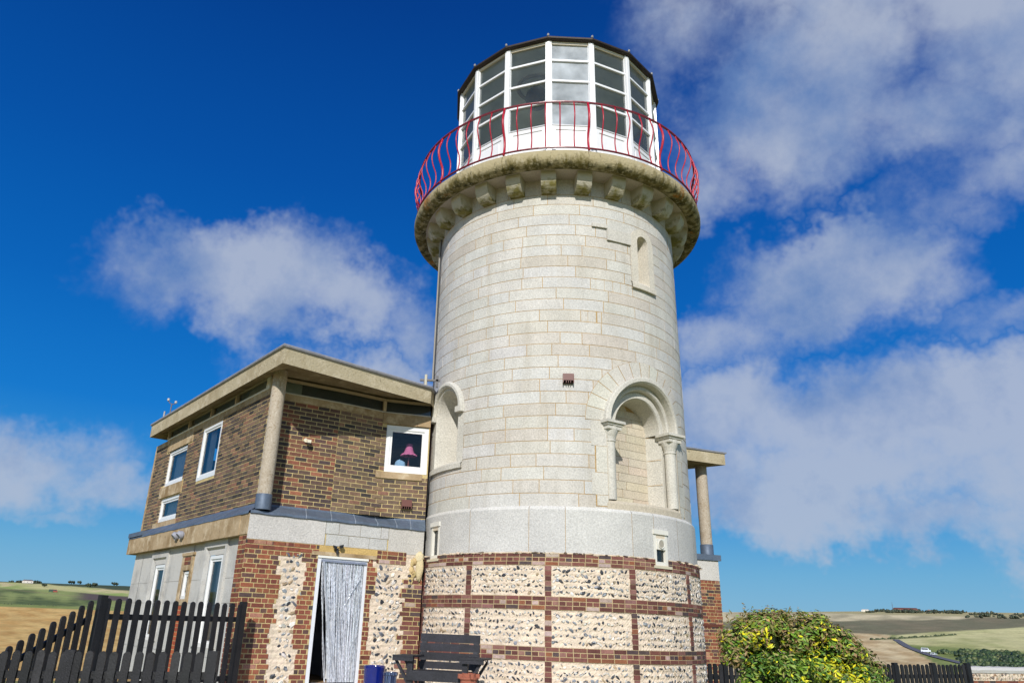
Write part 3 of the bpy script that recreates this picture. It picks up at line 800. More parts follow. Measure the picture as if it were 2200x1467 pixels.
m.face([SB(-1.9, -.07, ZS0), SB(-.9, -.07, ZS0), SB(-.5, -.07, ZS1), SB(-1.5, -.07, ZS1)], S(206, 212, 216))
for a, b in zip(RL, RL[1:]): m.face([RW(a, -.12, 4.0), RW(b, -.12, 4.0), RW(b, -.12, 4.3), RW(a, -.12, 4.3)], S(112, 116, 122))
m.build('blind_or_sheen', 'cloth', cs)
# interior faces of the upper room (floor, back wall)
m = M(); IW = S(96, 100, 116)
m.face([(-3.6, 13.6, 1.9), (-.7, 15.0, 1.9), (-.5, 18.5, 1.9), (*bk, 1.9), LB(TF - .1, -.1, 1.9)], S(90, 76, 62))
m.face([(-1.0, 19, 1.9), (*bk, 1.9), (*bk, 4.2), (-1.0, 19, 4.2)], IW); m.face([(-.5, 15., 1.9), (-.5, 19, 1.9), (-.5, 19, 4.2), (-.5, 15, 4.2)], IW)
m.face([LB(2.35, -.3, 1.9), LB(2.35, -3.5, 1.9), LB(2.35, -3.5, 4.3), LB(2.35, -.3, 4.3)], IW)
m.build('room', 'generic', house)

# roof slab ---------------------------------------------------------
F0 = (-3.315, 12.24); FL_ = (F0[0] + dL[0] * 7.93, F0[1] + dL[1] * 7.93)
FB_ = (FL_[0] + 6.2 * .793, FL_[1] + 6.2 * .609)
RE = (-.80, 14.47)
foot = [F0, RE, (-.62, 15.6), (.2, 18.5), FB_, FL_]
m = M()
ZR0, ZR1 = 4.17, 4.47
for a, b in zip(foot, foot[1:] + foot[:1]):
    n = max(2, int(hypot(b[0] - a[0], b[1] - a[1]) / .15)); rows = []
    for zz in (ZR0, ZR0 + .15, ZR1): rows.append([(a[0] + (b[0] - a[0]) * i / n, a[1] + (b[1] - a[1]) * i / n, zz) for i in range(n + 1)])
    m.grid(rows, CB)
def inset(p, q, r, d):
    # inward offset of corner q
    e1 = (q[0] - p[0], q[1] - p[1]); e2 = (r[0] - q[0], r[1] - q[1]); l1 = hypot(*e1); l2 = hypot(*e2)
    n1 = (-e1[1] / l1, e1[0] / l1); n2 = (-e2[1] / l2, e2[0] / l2)
    k = 1 + n1[0] * n2[0] + n1[1] * n2[1]; return (q[0] + (n1[0] + n2[0]) * d / k, q[1] + (n1[1] + n2[1]) * d / k)
fin = [inset(foot[i - 1], foot[i], foot[(i + 1) % 6], .42 if i != 1 else .1) for i in range(6)]
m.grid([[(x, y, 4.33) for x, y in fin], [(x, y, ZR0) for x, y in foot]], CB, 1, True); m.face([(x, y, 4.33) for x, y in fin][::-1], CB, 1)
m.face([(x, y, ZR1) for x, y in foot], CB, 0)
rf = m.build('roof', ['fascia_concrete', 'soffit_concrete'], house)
m = M(); cx, cy = sum(p[0] for p in foot) / 6, sum(p[1] for p in foot) / 6
def ex(p, d):
    l = hypot(p[0] - cx, p[1] - cy); return (p[0] + (p[0] - cx) / l * d, p[1] + (p[1] - cy) / l * d)
rows = [[(*ex(p, o), z) for p in foot] for o, z in ((.0, 4.46), (.05, 4.475), (.06, 4.50), (.04, 4.525), (-.25, 4.53))]
m.grid(rows, S(150, 150, 156), 0, True); m.face([(*ex(p, -.25), 4.53) for p in foot], S(150, 150, 156))
m.build('roof_trim', 'lead', rf)
# soffit inner edge
# round column
m = M(); cxy = (-3.555, 13.10)
m.lathe([(.128, 1.98), (.128, 4.30)], (*cxy, 0), CB, 28); co = m.build('column', 'pebble_concrete', house, smooth=True)
m = M(); m.lathe([(.142, 1.74), (.142, 2.00), (.135, 2.01), (.128, 2.01)], (*cxy, 0), S(92, 104, 120), 28); m.build('lead_collar', 'lead', co, smooth=True, angle=40)

# lead flashing between storeys --------------------------------------
m = M(); LD = S(98, 110, 126)
Wl = 3.42
def rr(s, z, o): return mapR(s, o, z)
ns = 26
fr_rows = []
for zz, o, k in ((1.895, .012, 0), (1.86, .03, 0), (1.71, .03, 1), (1.665, .035, 1), (1.66, .0, 1)):
    row = []
    for i in range(ns + 1):
        s = -.0 + Wl * i / ns
        if k: row.append(mapR(s, o, zz + .006 * sin(i * 1.7)))
        else:
            t = RL[4] * min(1, max(0, (s - .08) / (Wl - .1))); row.append(RW(t, o, zz))
    fr_rows.append(row)
m.grid(fr_rows, lambda a, b: jit(LD, .08, .02))
for s in (1.0, 1.48, 1.95, 2.4, 2.8, 3.1):
    i = s / Wl; t = RL[4] * min(1, (s - .08) / (Wl - .1))
    m.tube([RW(t, .02, 1.89), RW(t, .035, 1.86), mapR(s, .035, 1.715), mapR(s, .04, 1.665)], .008, S(150, 160, 172), 5)
LCf = lambda t, w, z: LC(-t, w, z)
nl = 30; rows = []
for zz, o in ((1.88, -.205), (1.84, -.19), (1.70, .02), (1.66, .03), (1.65, .0)):
    rows.append([LCf(-TF + (TF - .0) * i / nl, o, zz + (.004 * sin(i * 2.1))) for i in range(nl + 1)])
m.grid(rows, lambda a, b: jit(LD, .07, .02))
m.box(LCf, -TF, -TF + 1.15, -.26, .05, 1.70, 1.80, LD)
m.build('lead_flashing', 'lead', house, smooth=False)

# lower storey -------------------------------------------------------
# granite band, right face
m = M(); GB = S(190, 188, 184)
def slab(s0, s1, z0, z1, col, o=.0):
    m.box(mapR, s0 + .005, s1 - .005, -.08, o, z0 + .005, z1 - .005, col)
slab(.0, 1.40, 1.235, 1.665, S(196, 192, 186), .006)
for a, b in ((1.40, 1.66), (1.66, 2.08), (2.08, 2.50), (2.50, 2.66)): slab(a, b, 1.44, 1.665, jit(GB, .04, .01), .002)
for a, b in ((1.42, 1.86), (1.86, 2.27), (2.27, 2.64)): slab(a, b, 1.235 if b > 2 else 1.235, 1.44, jit(GB, .04, .01), .003)
slab(2.66, 3.42, 1.20, 1.665, S(192, 188, 180), .004)
m.build('granite_course', 'granite', house)
DOOR = (1.31, 2.27, -1.02, 1.055)
m = M()
sheet(m, mapR, 0, Wl, -1.35, 1.665, -.012, YMORT, holes=[DOOR], mi=1)
# left quoin with toothed edge
edges = {}
def qe(k, z):
    if k not in edges: edges[k] = .62 + R_.uniform(-.05, .07) + (.22 if z > 1.02 else 0) * 1.6
    return (.0, min(edges[k], 1.31))
bricks(m, mapR, 0, .7, -1.35, 1.235, RED, L=.225, H=.0785, gap=.016, o=.014, bond='english', edge=qe, jo=.003)
bricks(m, mapR, .0, 1.31, 1.235 - .078 * 2, 1.235, RED, H=.078, gap=.016, o=.015, bond='mixed')
e2 = {}
def de(k, z):
    if k not in e2: e2[k] = 1.045 + (.06 if (int(z * 2.2) % 2) else -.03) + R_.uniform(-.02, .02)
    return (e2[k], 1.305)
bricks(m, mapR, 1.0, 1.3, -1.35, 1.08, RED, H=.0785, gap=.016, o=.014, bond='english', edge=de, jo=.003)
def df(k, z): return (2.275, 2.43 + (.04 if (int(z * 2.2) % 2) else -.05) + R_.uniform(-.015, .015))
bricks(m, mapR, 2.27, 2.45, -1.35, 1.08, RED, H=.0785, gap=.016, o=.014, bond='english', edge=df, jo=.003)
bricks(m, mapR, 2.45, 3.05, 1.0, 1.235, OLDRED, H=.078, gap=.016, o=.014, bond='mixed')
def dg(k, z): return (3.02 + R_.uniform(-.08, .08) - (.0 if z < .6 else -.02), 3.42)
bricks(m, mapR, 3.0, 3.42, -1.35, .75, OLDRED, H=.08, gap=.016, o=.014, bond='mixed', edge=dg, jo=.003)
# quoin return on the left face
def qe2(k, z): return (-.325, -.0)
bricks(m, LCf, -.4, -.0, -1.35, 1.30, RED, L=.225, H=.0785, gap=.016, o=.004, bond='english', edge=qe2)
m.box(LCf, -.33, -.002, -.3, -.008, -1.35, 1.31, YMORT, 1)
m.build('brick_quoins', ['brick', 'mortar'], house)
m = M()
rough_mortar(m, mapR, .50, 1.31, -1.35, 1.10, CREAM, cell=.035, amp=.005)
rough_mortar(m, mapR, 2.27, 3.42, -1.35, 1.20, CREAM, cell=.035, amp=.005)
def t1_(t, z): return t > .70
flints(m, mapR, .66, 1.04, -1.3, 1.06, FL, row=.115, size=.046, test=t1_)
flints(m, mapR, 2.50, 3.05, -1.3, .98, FL, row=.115, size=.044)
flints(m, mapR, 1.06, 1.16, .2, .45, [(1, S(150, 152, 150))], row=.08, size=.035)
m.build('flint_walling', ['mortar', 'flint'], house)
m = M()
m.box(mapR, 1.20, 2.50, -.05, .012, 1.125, 1.235, S(198, 168, 108)); 
m.build('sandstone_strip', 'mortar', house)
m = M(); m.box(mapR, 1.18, 2.44, -.1, .03, 1.058, 1.125, S(178, 164, 134)); m.build('lintel', 'beam_concrete', house)
m = M()   # weathered stone lump by the tower
m.blob(mapR(3.34, .02, 1.0), .075, .045, .27, S(204, 188, 148), 0, 14, 10, .13); m.blob(mapR(3.33, .02, 1.16), .09, .05, .10, S(208, 194, 158), 0, 12, 9, .14)
for q in range(9): m.blob(mapR(3.17 + R_.uniform(-.05, .06), -.004, .88 + R_.uniform(-.20, .22)), .06, .018, .07, jit(S(194, 172, 124), .08), 0, 9, 6, .22)
for z_ in (.82, .73, .64): m.blob(mapR(3.16 + R_.uniform(-.02, .02), .018, z_), .035, .014, .028, jit(S(80, 80, 84), .2), 0, 7, 5, .2)
m.build('worn_stone', 'mortar', house, smooth=True)
# door ---------------------------------------------------------------
m = M(); DW = S(222, 224, 228)
m.box(mapR, 1.31, 1.375, -.14, .012, -1.02, 1.055, DW); m.box(mapR, 2.215, 2.27, -.14, .0, -1.02, 1.055, DW)
m.box(mapR, 1.375, 2.215, -.14, .0, .985, 1.055, DW); m.box(mapR, 1.30, 2.28, -.02, .03, 1.02, 1.056, S(236, 234, 224)); m.box(mapR, 1.375, 2.215, -.14, .02, -1.06, -1.02, DW)
dr = m.build('door_frame', 'upvc', house)
# open leaf swung into the room at the right
m = M(); hin = mapR(2.205, -.1, 0); ang = radians(18); dd = (-sin(ang) * dRR[1] * 0 + dRR[1] * -1, 0)
# leaf direction: mostly inward
inn = (-dRR[1], dRR[0]); ld = (inn[0] * cos(ang) - dRR[0] * sin(ang), inn[1] * cos(ang) - dRR[1] * sin(ang))
leaf = plane((hin[0], hin[1]), ld)
m.box(leaf, 0, .82, -.02, .02, -1.0, .98, DW); m.box(leaf, .12, .70, -.03, .03, -.85, .0, S(210, 214, 222)); m.box(leaf, .12, .70, -.03, .03, .12, .85, S(210, 214, 222))
lf = m.build('door', 'upvc', house)
m = M(); m.tube([leaf(.75, .02, .05), leaf(.75, .07, .05), leaf(.66, .07, .05)], .01, S(40, 40, 44), 6); m.tube([leaf(.75, -.02, .05), leaf(.75, -.07, .05), leaf(.66, -.07, .05)], .01, S(40, 40, 44), 6); m.build('handle', 'iron', lf)
# hall
m = M(); h0, h1 = 1.30, 2.30; HB = 2.6; HW = S(150, 152, 158)
m.face([mapR(h0, -.14, -1.03), mapR(h1, -.14, -1.03), mapR(h1, -HB, -1.03), mapR(h0, -HB, -1.03)], S(140, 110, 72))
m.face([mapR(h0, -.14, 1.2), mapR(h0, -HB, 1.2), mapR(h1, -HB, 1.2), mapR(h1, -.14, 1.2)], HW)
m.face([mapR(h0, -.14, -1.03), mapR(h0, -HB, -1.03), mapR(h0, -HB, 1.2), mapR(h0, -.14, 1.2)], HW); m.face([mapR(h1, -.14, -1.03), mapR(h1, -.14, 1.2), mapR(h1, -HB, 1.2), mapR(h1, -HB, -1.03)], HW)
m.face([mapR(h0, -HB, -1.03), mapR(h1, -HB, -1.03), mapR(h1, -HB, 1.2), mapR(h0, -HB, 1.2)], HW)
m.box(mapR, 1.34, 1.95, -HB, -HB + .04, -1.0, .90, S(190, 194, 202)); m.box(mapR, 1.44, 1.85, -HB + .04, -HB + .055, -.85, -.1, S(200, 204, 212)); m.box(mapR, 1.44, 1.85, -HB + .04, -HB + .055, .0, .75, S(200, 204, 212))
m.build('hallway', 'generic', house)
# lower left face: panels, beam, windows -------------------------------
PW = [(1.30, 2.0, -.55, 1.05), (4.72, 5.42, -.55, 1.0)]
m = M()
hl = [(-b, -a, c_, d) for a, b, c_, d in PW] + [(-3.38, -3.0, .28, .90)]
LWf = lambda t, w, z: LW_(-t, w, z)
pj = [.33, .95, 1.22, 2.55, 2.95, 3.45, 4.3, 4.62, 5.75, 6.5, 7.18]
PC = S(200, 198, 193)
zb_ = [-1.35, -.7, -.1, .2, .62, 1.31]
sheet(m, LWf, -7.18, -.33, -1.35, 1.31, -.012, S(150, 140, 122), holes=hl)
for a, b in zip(pj, pj[1:]):
    off = R_.uniform(0, .012)
    for z0, z1 in zip(zb_, zb_[1:]):
        sheet(m, LWf, -b + .004, -a - .004, z0 + .003, z1 - .003, off, jit(PC, .03, .01), holes=hl)
# splayed window surrounds
for a, b, z0, z1 in PW:
    s0, s1 = -b - .14, -a + .14
    m.box(LWf, s0 - .10, s0, -.05, .05, z0, z1 + .26, PC); m.box(LWf, s1, s1 + .10, -.05, .05, z0, z1 + .26, PC); m.box(LWf, s0, s1, -.05, .05, z1 + .14, z1 + .26, PC)
    m.face([LWf(s0, .05, z1 + .14), LWf(s1, .05, z1 + .14), LWf(-a, -.12, z1), LWf(-b, -.12, z1)], PC)
    m.face([LWf(s0, .05, z0), LWf(s0, .05, z1 + .14), LWf(-b, .003, z1), LWf(-b, .003, z0)], PC); m.face([LWf(s1, .05, z0), LWf(-a, .003, z0), LWf(-a, .003, z1), LWf(s1, .05, z1 + .14)], PC)
m.build('stone_panels', 'panel_stone', house)
for a, b, z0, z1 in PW: window(LWf, -b + .01, -a - .01, z0, z1 - .01, dep=.0, fw=.06, curtain=[(.0, .55)])
window(LWf, -3.35, -3.03, .28, .80, dep=.0, fw=.05, curtain=[(.1, .4)])
m = M()
for a, b, z0, z1 in ((-3.52, -3.40, -.2, 1.08), (-2.98, -2.86, -.2, 1.08), (-3.40, -2.98, .82, .92), (-3.40, -2.98, .16, .27)): m.box(LWf, a, b, -.08, .035, z0, z1, S(182, 160, 122))
m.box(LWf, -3.55, -2.83, -.08, .045, 1.10, 1.16, S(180, 160, 130))
bm = m.build('window_surround', 'beam_concrete', house)
m = M(); bricks(m, LWf, -3.40, -2.98, .92, 1.08, RED, H=.08, o=.02); m.build('brick_infill', ['brick', 'mortar'], house)
m = M(); bricks(m, LWf, -3.40, -2.98, -1.3, .15, [(1, S(176, 92, 58)), (1, S(160, 80, 54))], H=.08, o=.02); m.build('brick_infill', ['brick', 'mortar'], house)
m = M(); m.box(LCf, -TF, -.36, -.35, .02, 1.31, 1.665, CB); m.box(LCf, -.36, -.0, -.3, .01, 1.315, 1.665, CB)
m.build('concrete_beam', 'beam_concrete', house)
# other lower walls (back)
m = M(); f2 = LC(7.25, -.13, 0); b2 = (f2[0] + 5.2 * .793, f2[1] + 5.2 * .609)
m.face([LC(7.18, -.13, -1.35), LC(7.18, -.13, 1.4), (*b2, 1.4), (*b2, -1.35)], PC); m.face([(-1.0, 19, -1.35), (*b2, -1.35), (*b2, 4.2), (-1.0, 19, 4.2)], PC)
m.face([(-1.0, 19, -1.35), (-1.0, 19, 4.2), (.3, 18, 4.2), (.3, 18, -1.35)], PC)
m.face([(-3.5, 13.5, 1.7), (-.6, 15.0, 1.7), (-1, 19, 1.7), (*b2, 1.7), LC(7.2, -.2, 1.7)], PC)
m.build('rear_wall', 'panel_stone', house)
# twin vents on the beam
for t in (3.68, 3.36):
    m = M(); a = LC(t, .02, 1.50); nrm = (-.793, -.609)
    m.tube([a, (a[0] + nrm[0] * .03, a[1] + nrm[1] * .03, 1.50)], .07, S(150, 152, 160), 16)
    pts = [(a[0] + nrm[0] * q, a[1] + nrm[1] * q, 1.50 - h) for q, h in ((.025, 0), (.08, .0), (.10, .02))]
    m.tube(pts, [.085, .085, .065], S(150, 152, 162), 16); m.build('round_vent', 'generic', house, smooth=True, angle=40)
def louvre(mp, t, z, parent):
    m = M(); c_ = S(112, 72, 62)
    m.box(mp, t - .10, t + .10, 0, .11, z + .05, z + .09, c_); m.box(mp, t - .10, t - .085, 0, .11, z - .08, z + .05, c_); m.box(mp, t + .085, t + .10, 0, .11, z - .08, z + .05, c_)
    m.box(mp, t - .085, t + .085, .095, .11, z - .04, z + .05, c_)
    for q in (-.04, 0, .04): m.box(mp, t + q - .006, t + q + .006, .005, .10, z - .08, z - .04, c_)
    m.box(mp, t - .085, t + .085, 0, .01, z - .08, z + .05, S(40, 30, 28))
    return m.build('vent_cowl', 'upvc', parent)
louvre(cyl(SR), D2(-1.9), 4.32, tower)
louvre(RW, RL[4] - .40, 2.16, house)

# ---- right wing (behind the tower)
wing = thing('side_wing', (6.2, 19.3, -1.2), 'far corner of the flat roofed wing with concrete column and brick pier behind the tower', 'house')
m = M(); RCN = (6.85, 19.33)
foot2 = [(4.3, 18.30), RCN, (5.2, 20.75), (3.4, 20.9), (2.4, 19.5)]
for a, b in zip(foot2, foot2[1:] + foot2[:1]):
    n = max(2, int(hypot(b[0] - a[0], b[1] - a[1]) / .2)); m.grid([[(a[0] + (b[0] - a[0]) * i / n, a[1] + (b[1] - a[1]) * i / n, zz) for i in range(n + 1)] for zz in (4.19, 4.49)], CB)
m.face([(x, y, 4.19) for x, y in foot2][::-1], CB, 1); m.face([(x, y, 4.49) for x, y in foot2], CB)
w_ = m.build('roof', ['fascia_concrete', 'soffit_concrete'], wing)
m = M(); cx, cy = 4.4, 19.8
m.grid([[(*ex(p, o), z) for p in foot2] for o, z in ((.0, 4.48), (.05, 4.495), (.06, 4.53), (-.2, 4.55))], S(150, 150, 156), 0, True); m.face([(*ex(p, -.2), 4.55) for p in foot2], S(150, 150, 156)); m.build('roof_trim', 'lead', w_)
pc = (6.275, 19.62)
m = M(); m.lathe([(.15, 2.05), (.15, 4.19)], (*pc, 0), CB, 24); k_ = m.build('column', 'pebble_concrete', wing, smooth=True)
m = M(); m.lathe([(.165, 1.80), (.165, 2.14), (.15, 2.15)], (*pc, 0), S(92, 104, 120), 24); m.build('lead_collar', 'lead', k_, smooth=True)
pd = (.94, .34); pm = plane((5.60, 18.95), pd)
m = M(); m.box(pm, -.1, .93, -.6, .05, 1.72, 1.86, LD); m.build('lead_capping', 'lead', wing)
m = M(); m.box(pm, .0, .86, -.6, .012, 1.24, 1.72, S(196, 192, 184)); m.build('granite_block', 'granite', wing)
m = M(); m.box(pm, .0, .86, -.6, -.006, -1.4, 1.24, YMORT, 1)
sd = plane(pm(.86, 0, 0)[:2], (-pd[1], pd[0]))
bricks(m, pm, 0, .868, -1.4, 1.24, RED, o=.006, bond='english'); bricks(m, sd, 0, .6, -1.4, 1.24, RED, o=.006, bond='english')
m.box(pm, -.0, .88, -.6, .022, .16, .22, S(98, 56, 44)); m.build('brick_pier', ['brick', 'mortar'], wing)
m = M(); m.face([(3.0, 18.5, -1.4), (5.7, 19.4, -1.4), (5.7, 19.4, 4.19), (3.0, 18.5, 4.19)], DARK[0][1]); m.face([(5.7, 19.4, -1.4), (5.0, 20.6, -1.4), (5.0, 20.6, 4.19), (5.7, 19.4, 4.19)], DARK[0][1]); m.build('brick_wall', 'brick', wing)
m = M(); m.tube([(5.16, 17.8, 1.78), (5.16, 17.8, -1.3)], .035, S(110, 124, 140), 10); m.build('downpipe', 'lead', wing)
# ================================================================== FITTINGS AS THINGS
def camera_box(loc, label, c_, name='security_camera'):
    x, y, z = loc; t = thing(name, loc, label, 'security camera')
    return t
# white passive sensor on brick wall
p0 = RW(1.0 - .18, .0, 3.15); s_t = .80
t = thing('security_camera', RW(s_t, 0, 3.12), 'small white security camera fixed on the brown brick wall under the roof', 'security camera')
m = M(); wc = S(226, 218, 194)
m.tube([RW(s_t - .03, .0, 3.15), RW(s_t - .03, .035, 3.15)], .038, wc, 14); m.build('mount', 'upvc', t)
def cq(t0, t1, o0, o1, z0, z1, dz): return [RW(t0, o1, z0), RW(t1, o1, z0), RW(t1, o0, z0 + dz), RW(t0, o0, z0 + dz), RW(t0 - .006, o1, z1), RW(t1 + .006, o1, z1), RW(t1 + .006, o0, z1 + dz), RW(t0 - .006, o0, z1 + dz)]
m = M(); m.hexa(cq(s_t - .02, s_t + .045, .02, .13, 3.09, 3.15, .02), wc); m.build('housing', 'upvc', t)
m = M(); m.hexa(cq(s_t - .015, s_t + .035, .04, .12, 3.06, 3.087, .018), S(60, 50, 44)); m.build('lens', 'upvc', t)
# twin floodlight over the door
t = thing('flood_light', mapR(1.62, 0, 1.17), 'black twin spotlight with motion sensor fixed above the door lintel', 'light'); bk_ = S(34, 34, 38)
m = M(); m.tube([mapR(1.64, .0, 1.17), mapR(1.64, .04, 1.17)], .032, bk_, 12); m.tube([mapR(1.64, .05, 1.18), mapR(1.64, .07, 1.10)], [.030, .022], bk_, 12); m.build('sensor', 'iron', t)
for q, a in enumerate((1.58, 1.70)):
    m = M(); m.tube([mapR(1.64, .03, 1.19), mapR(a, .06, 1.22)], .008, bk_, 6)
    s_ = -1 if q == 0 else 1
    m.hexa([mapR(a - .028, .06, 1.20), mapR(a + .028, .06, 1.20 + .02 * s_), mapR(a + .028, .11, 1.195 + .02 * s_), mapR(a - .028, .11, 1.195), mapR(a - .034, .06, 1.25), mapR(a + .034, .06, 1.255 + .018 * s_), mapR(a + .034, .11, 1.245 + .018 * s_), mapR(a - .034, .11, 1.24)], bk_)
    m.build('lamp_head', 'iron', t)
# dark cctv on right of the tower
t = thing('security_camera', (4.6, 17.2, 2.35), 'small black camera sticking out right of the tower below the far roof', 'security camera')
m = M(); m.tube([(4.55, 16.6, 2.48), (4.72, 16.6, 2.44), (4.86, 16.58, 2.38)], [.02, .05, .055], S(30, 34, 42), 10); m.build('housing', 'iron', t)
m = M(); m.tube([(4.50, 16.62, 2.36), (4.66, 16.61, 2.44)], .02, S(30, 34, 42), 8); m.build('bracket', 'iron', t)
# aerial bracket at roof / tower junction
t = thing('aerial_bracket', (-.8, 14.7, 4.53), 'dark metal bracket with short post on the roof edge against the tower', 'bracket')
m = M(); m.box(plane((-1.05, 14.5), (1, 0)), 0, .42, -.02, .02, 4.66, 4.70, S(44, 40, 40)); m.box(plane((-1.02, 14.5), (1, 0)), .05, .09, -.02, .02, 4.53, 4.66, S(44, 40, 40)); m.box(plane((-.72, 14.5), (1, 0)), 0, .05, -.02, .02, 4.53, 4.78, S(44, 40, 40)); m.build('frame', 'iron', t)
m = M(); m.tube([(-.93, 14.5, 4.53), (-.93, 14.5, 4.80)], .03, S(196, 190, 170), 8); m.build('post', 'upvc', t)
# anemometer
ax0, ay0 = -7.25, 17.35
t = thing('wind_sensor', (ax0, ay0, 4.5), 'small wind sensor with two cups on a rod above the roof edge', 'weather sensor')
m = M(); m.tube([(ax0, ay0, 4.5), (ax0, ay0, 4.74)], .014, S(120, 110, 104), 6); m.tube([(ax0 - .09, ay0 - .02, 4.82), (ax0 - .05, ay0 - .01, 4.77), (ax0, ay0, 4.74), (ax0 + .06, ay0 + .01, 4.75), (ax0 + .08, ay0 + .02, 4.78)], .010, S(110, 100, 96), 6); m.build('rod', 'iron', t)
for dx, zz in ((-.09, 4.85), (.085, 4.80)):
    m = M(); m.lathe([(.012, -.04), (.03, -.025), (.03, .02), (.02, .03), (0, .034)], (ax0 + dx, ay0 + dx * .2, zz), S(190, 186, 178), 12); m.build('cup', 'upvc', t)
m = M(); m.tube([(-7.62, 17.9, 4.5), (-7.62, 17.9, 4.70)], .02, S(170, 168, 164), 6); tag(m.build('roof_pipe', 'generic'), 'short grey pipe standing on the roof edge left of the wind sensor', 'pipe')
# table lamp and things inside upper window
lx_, ly_, lz_ = RW(RL[3] + .60, -.42, 2.86)
t = thing('table_lamp', (lx_, ly_, lz_), 'table lamp with pink frilled shade standing inside the upper window', 'lamp')
m = M(); m.lathe([(.0, 0), (.07, .0), (.07, .02), (.02, .05), (.035, .11), (.02, .17), (.012, .24), (.012, .42)], (lx_, ly_, lz_), S(150, 90, 80), 14); m.build('stand', 'glazed', t)
m = M(); pk = S(236, 128, 172); rows = []
for r, z, fl in ((.055, .62, 0), (.075, .60, 0), (.085, .50, 0), (.11, .43, 0), (.15, .40, .012), (.165, .37, .018)):
    rows.append([(lx_ + (r + fl * cos(q * 2 * pi / 48 * 12)) * cos(q * 2 * pi / 48), ly_ + (r + fl * cos(q * 2 * pi / 48 * 12)) * sin(q * 2 * pi / 48), lz_ + z) for q in range(48)])
m.grid(rows, pk, 0, True); m.build('lamp_shade', 'cloth', t, smooth=True)
bx_, by_, bz_ = RW(RL[3] + .42, -.40, 2.86)
m = M(); m.blob((bx_, by_, 2.98), .13, .06, .15, S(170, 205, 235), 0, 10, 7, .12); m.blob((bx_ - .12, by_, 2.92), .09, .05, .07, S(200, 215, 225), 0, 8, 6, .15)
o = m.build('cushion', 'cloth', smooth=True); tag(o, 'crumpled pale blue cloth on the sill beside the pink lamp', 'cloth')
m = M(); a_ = RW(RL[3] + .05, -.30, 2.80)
m.box(RW, RL[3] + .08, RL[3] + .90, -.62, -.30, 2.82, 2.86, S(110, 96, 84)); tag(m.build('window_shelf', 'timber'), 'dark shelf inside the upper window under the pink lamp', 'shelf')
# bead curtain
t = M()
for i in range(78):
    f = i / 77; top = 1.40 + .80 * f
    bot = 1.66 + .54 * f + R_.uniform(-.006, .006)
    if i in (3, 4, 5, 6): bot += .12
    ph = R_.random() * 6; of = R_.uniform(-.02, .03); n_ = 44 + R_.choice([-3, -1, 0, 2, 5]); pts = []; tj = R_.uniform(-.007, .007)
    for k in range(n_):
        q = k / (n_ - 1); z = .955 - q * 1.955
        x = top + (bot - top) * (q ** 1.2) + .005 * sin(z * 5 + ph)
        pts.append(mapR(x + tj, -.005 + of * min(1, q * 3) + .006 * sin(z * 7 + ph), z))
    cc_ = jit(S(224, 227, 234), .22, .02)
    t.tube(pts, [(.0075 if (q + i) % 2 else .0035) for q in range(n_)], cc_, 5, cap=False)
for (xa, xb, za, zb3) in ((2.14, 1.88, .70, .22), (1.40, 1.86, .96, -1.0), (1.42, 1.78, .96, -.9)):
    for d in (0, .012):
        t.tube([mapR(xa + (xb - xa) * q / 8 + d - .015 * sin(pi * q / 8), .03, za + (zb3 - za) * q / 8) for q in range(9)], .0055, S(196, 200, 208), 5)
t.box(mapR, 1.385, 2.245, -.015, .03, .955, .99, S(150, 156, 176))
tag(t.build('bead_curtain', 'bead', smooth=True, angle=60), 'silver bead strand curtain hanging in the open white doorway', 'curtain')

# ---- pots
def lathe_thing(name, label, cat, loc, prof, col, mt_, inner=None, n=32, fn=None):
    m = M(); m.lathe(prof, loc, (fn if fn else col), n)
    o = m.build(name, mt_, smooth=True, angle=35); own_origin(o, loc); tag(o, label, cat); return o
lathe_thing('plant_pot', 'tall glossy deep blue glazed pot beside the doorway', 'pot', (-1.36, 12.85, -1.15), [(0, 0), (.13, 0), (.15, .05), (.160, .25), (.165, .43), (.172, .45), (.172, .485), (.160, .49), (.150, .47), (.14, .2), (0, .18)], S(10, 28, 112), 'glazed')
lathe_thing('plant_pot', 'small speckled grey blue pot right of the deep blue pot', 'pot', (-1.07, 12.5, -1.15), [(0, 0), (.08, 0), (.09, .05), (.097, .2), (.10, .37), (.118, .385), (.118, .42), (.105, .425), (.095, .40), (.09, .2), (0, .18)], None, 'glazed', fn=lambda a, b: jit(pick([(3, S(44, 58, 92)), (2, S(92, 110, 140)), (1, S(30, 36, 60))]), .2, .05), n=60)
tp_ = thing('chimney_pot', (.13, 11.6, -1.15), 'weathered terracotta chimney pot in front of the bench', 'pot')
m = M(); TC = S(158, 96, 76)
m.lathe([(.14, 0), (.13, .06), (.11, .10), (.105, .32), (.12, .36), (.115, .40), (.135, .425), (.135, .445), (.10, .45), (.10, .50), (.085, .50), (.08, .1)], (.13, 11.6, -1.15), TC, 28); m.build('body', 'mortar', tp_, smooth=True, angle=35)
for q in range(4):
    m = M(); a = q * pi / 2 + .3; m.box(plane((.13, 11.6), (cos(a), sin(a))), .10, .16, -.02, .02, -.72, -.66, TC); m.build('lug', 'mortar', tp_)

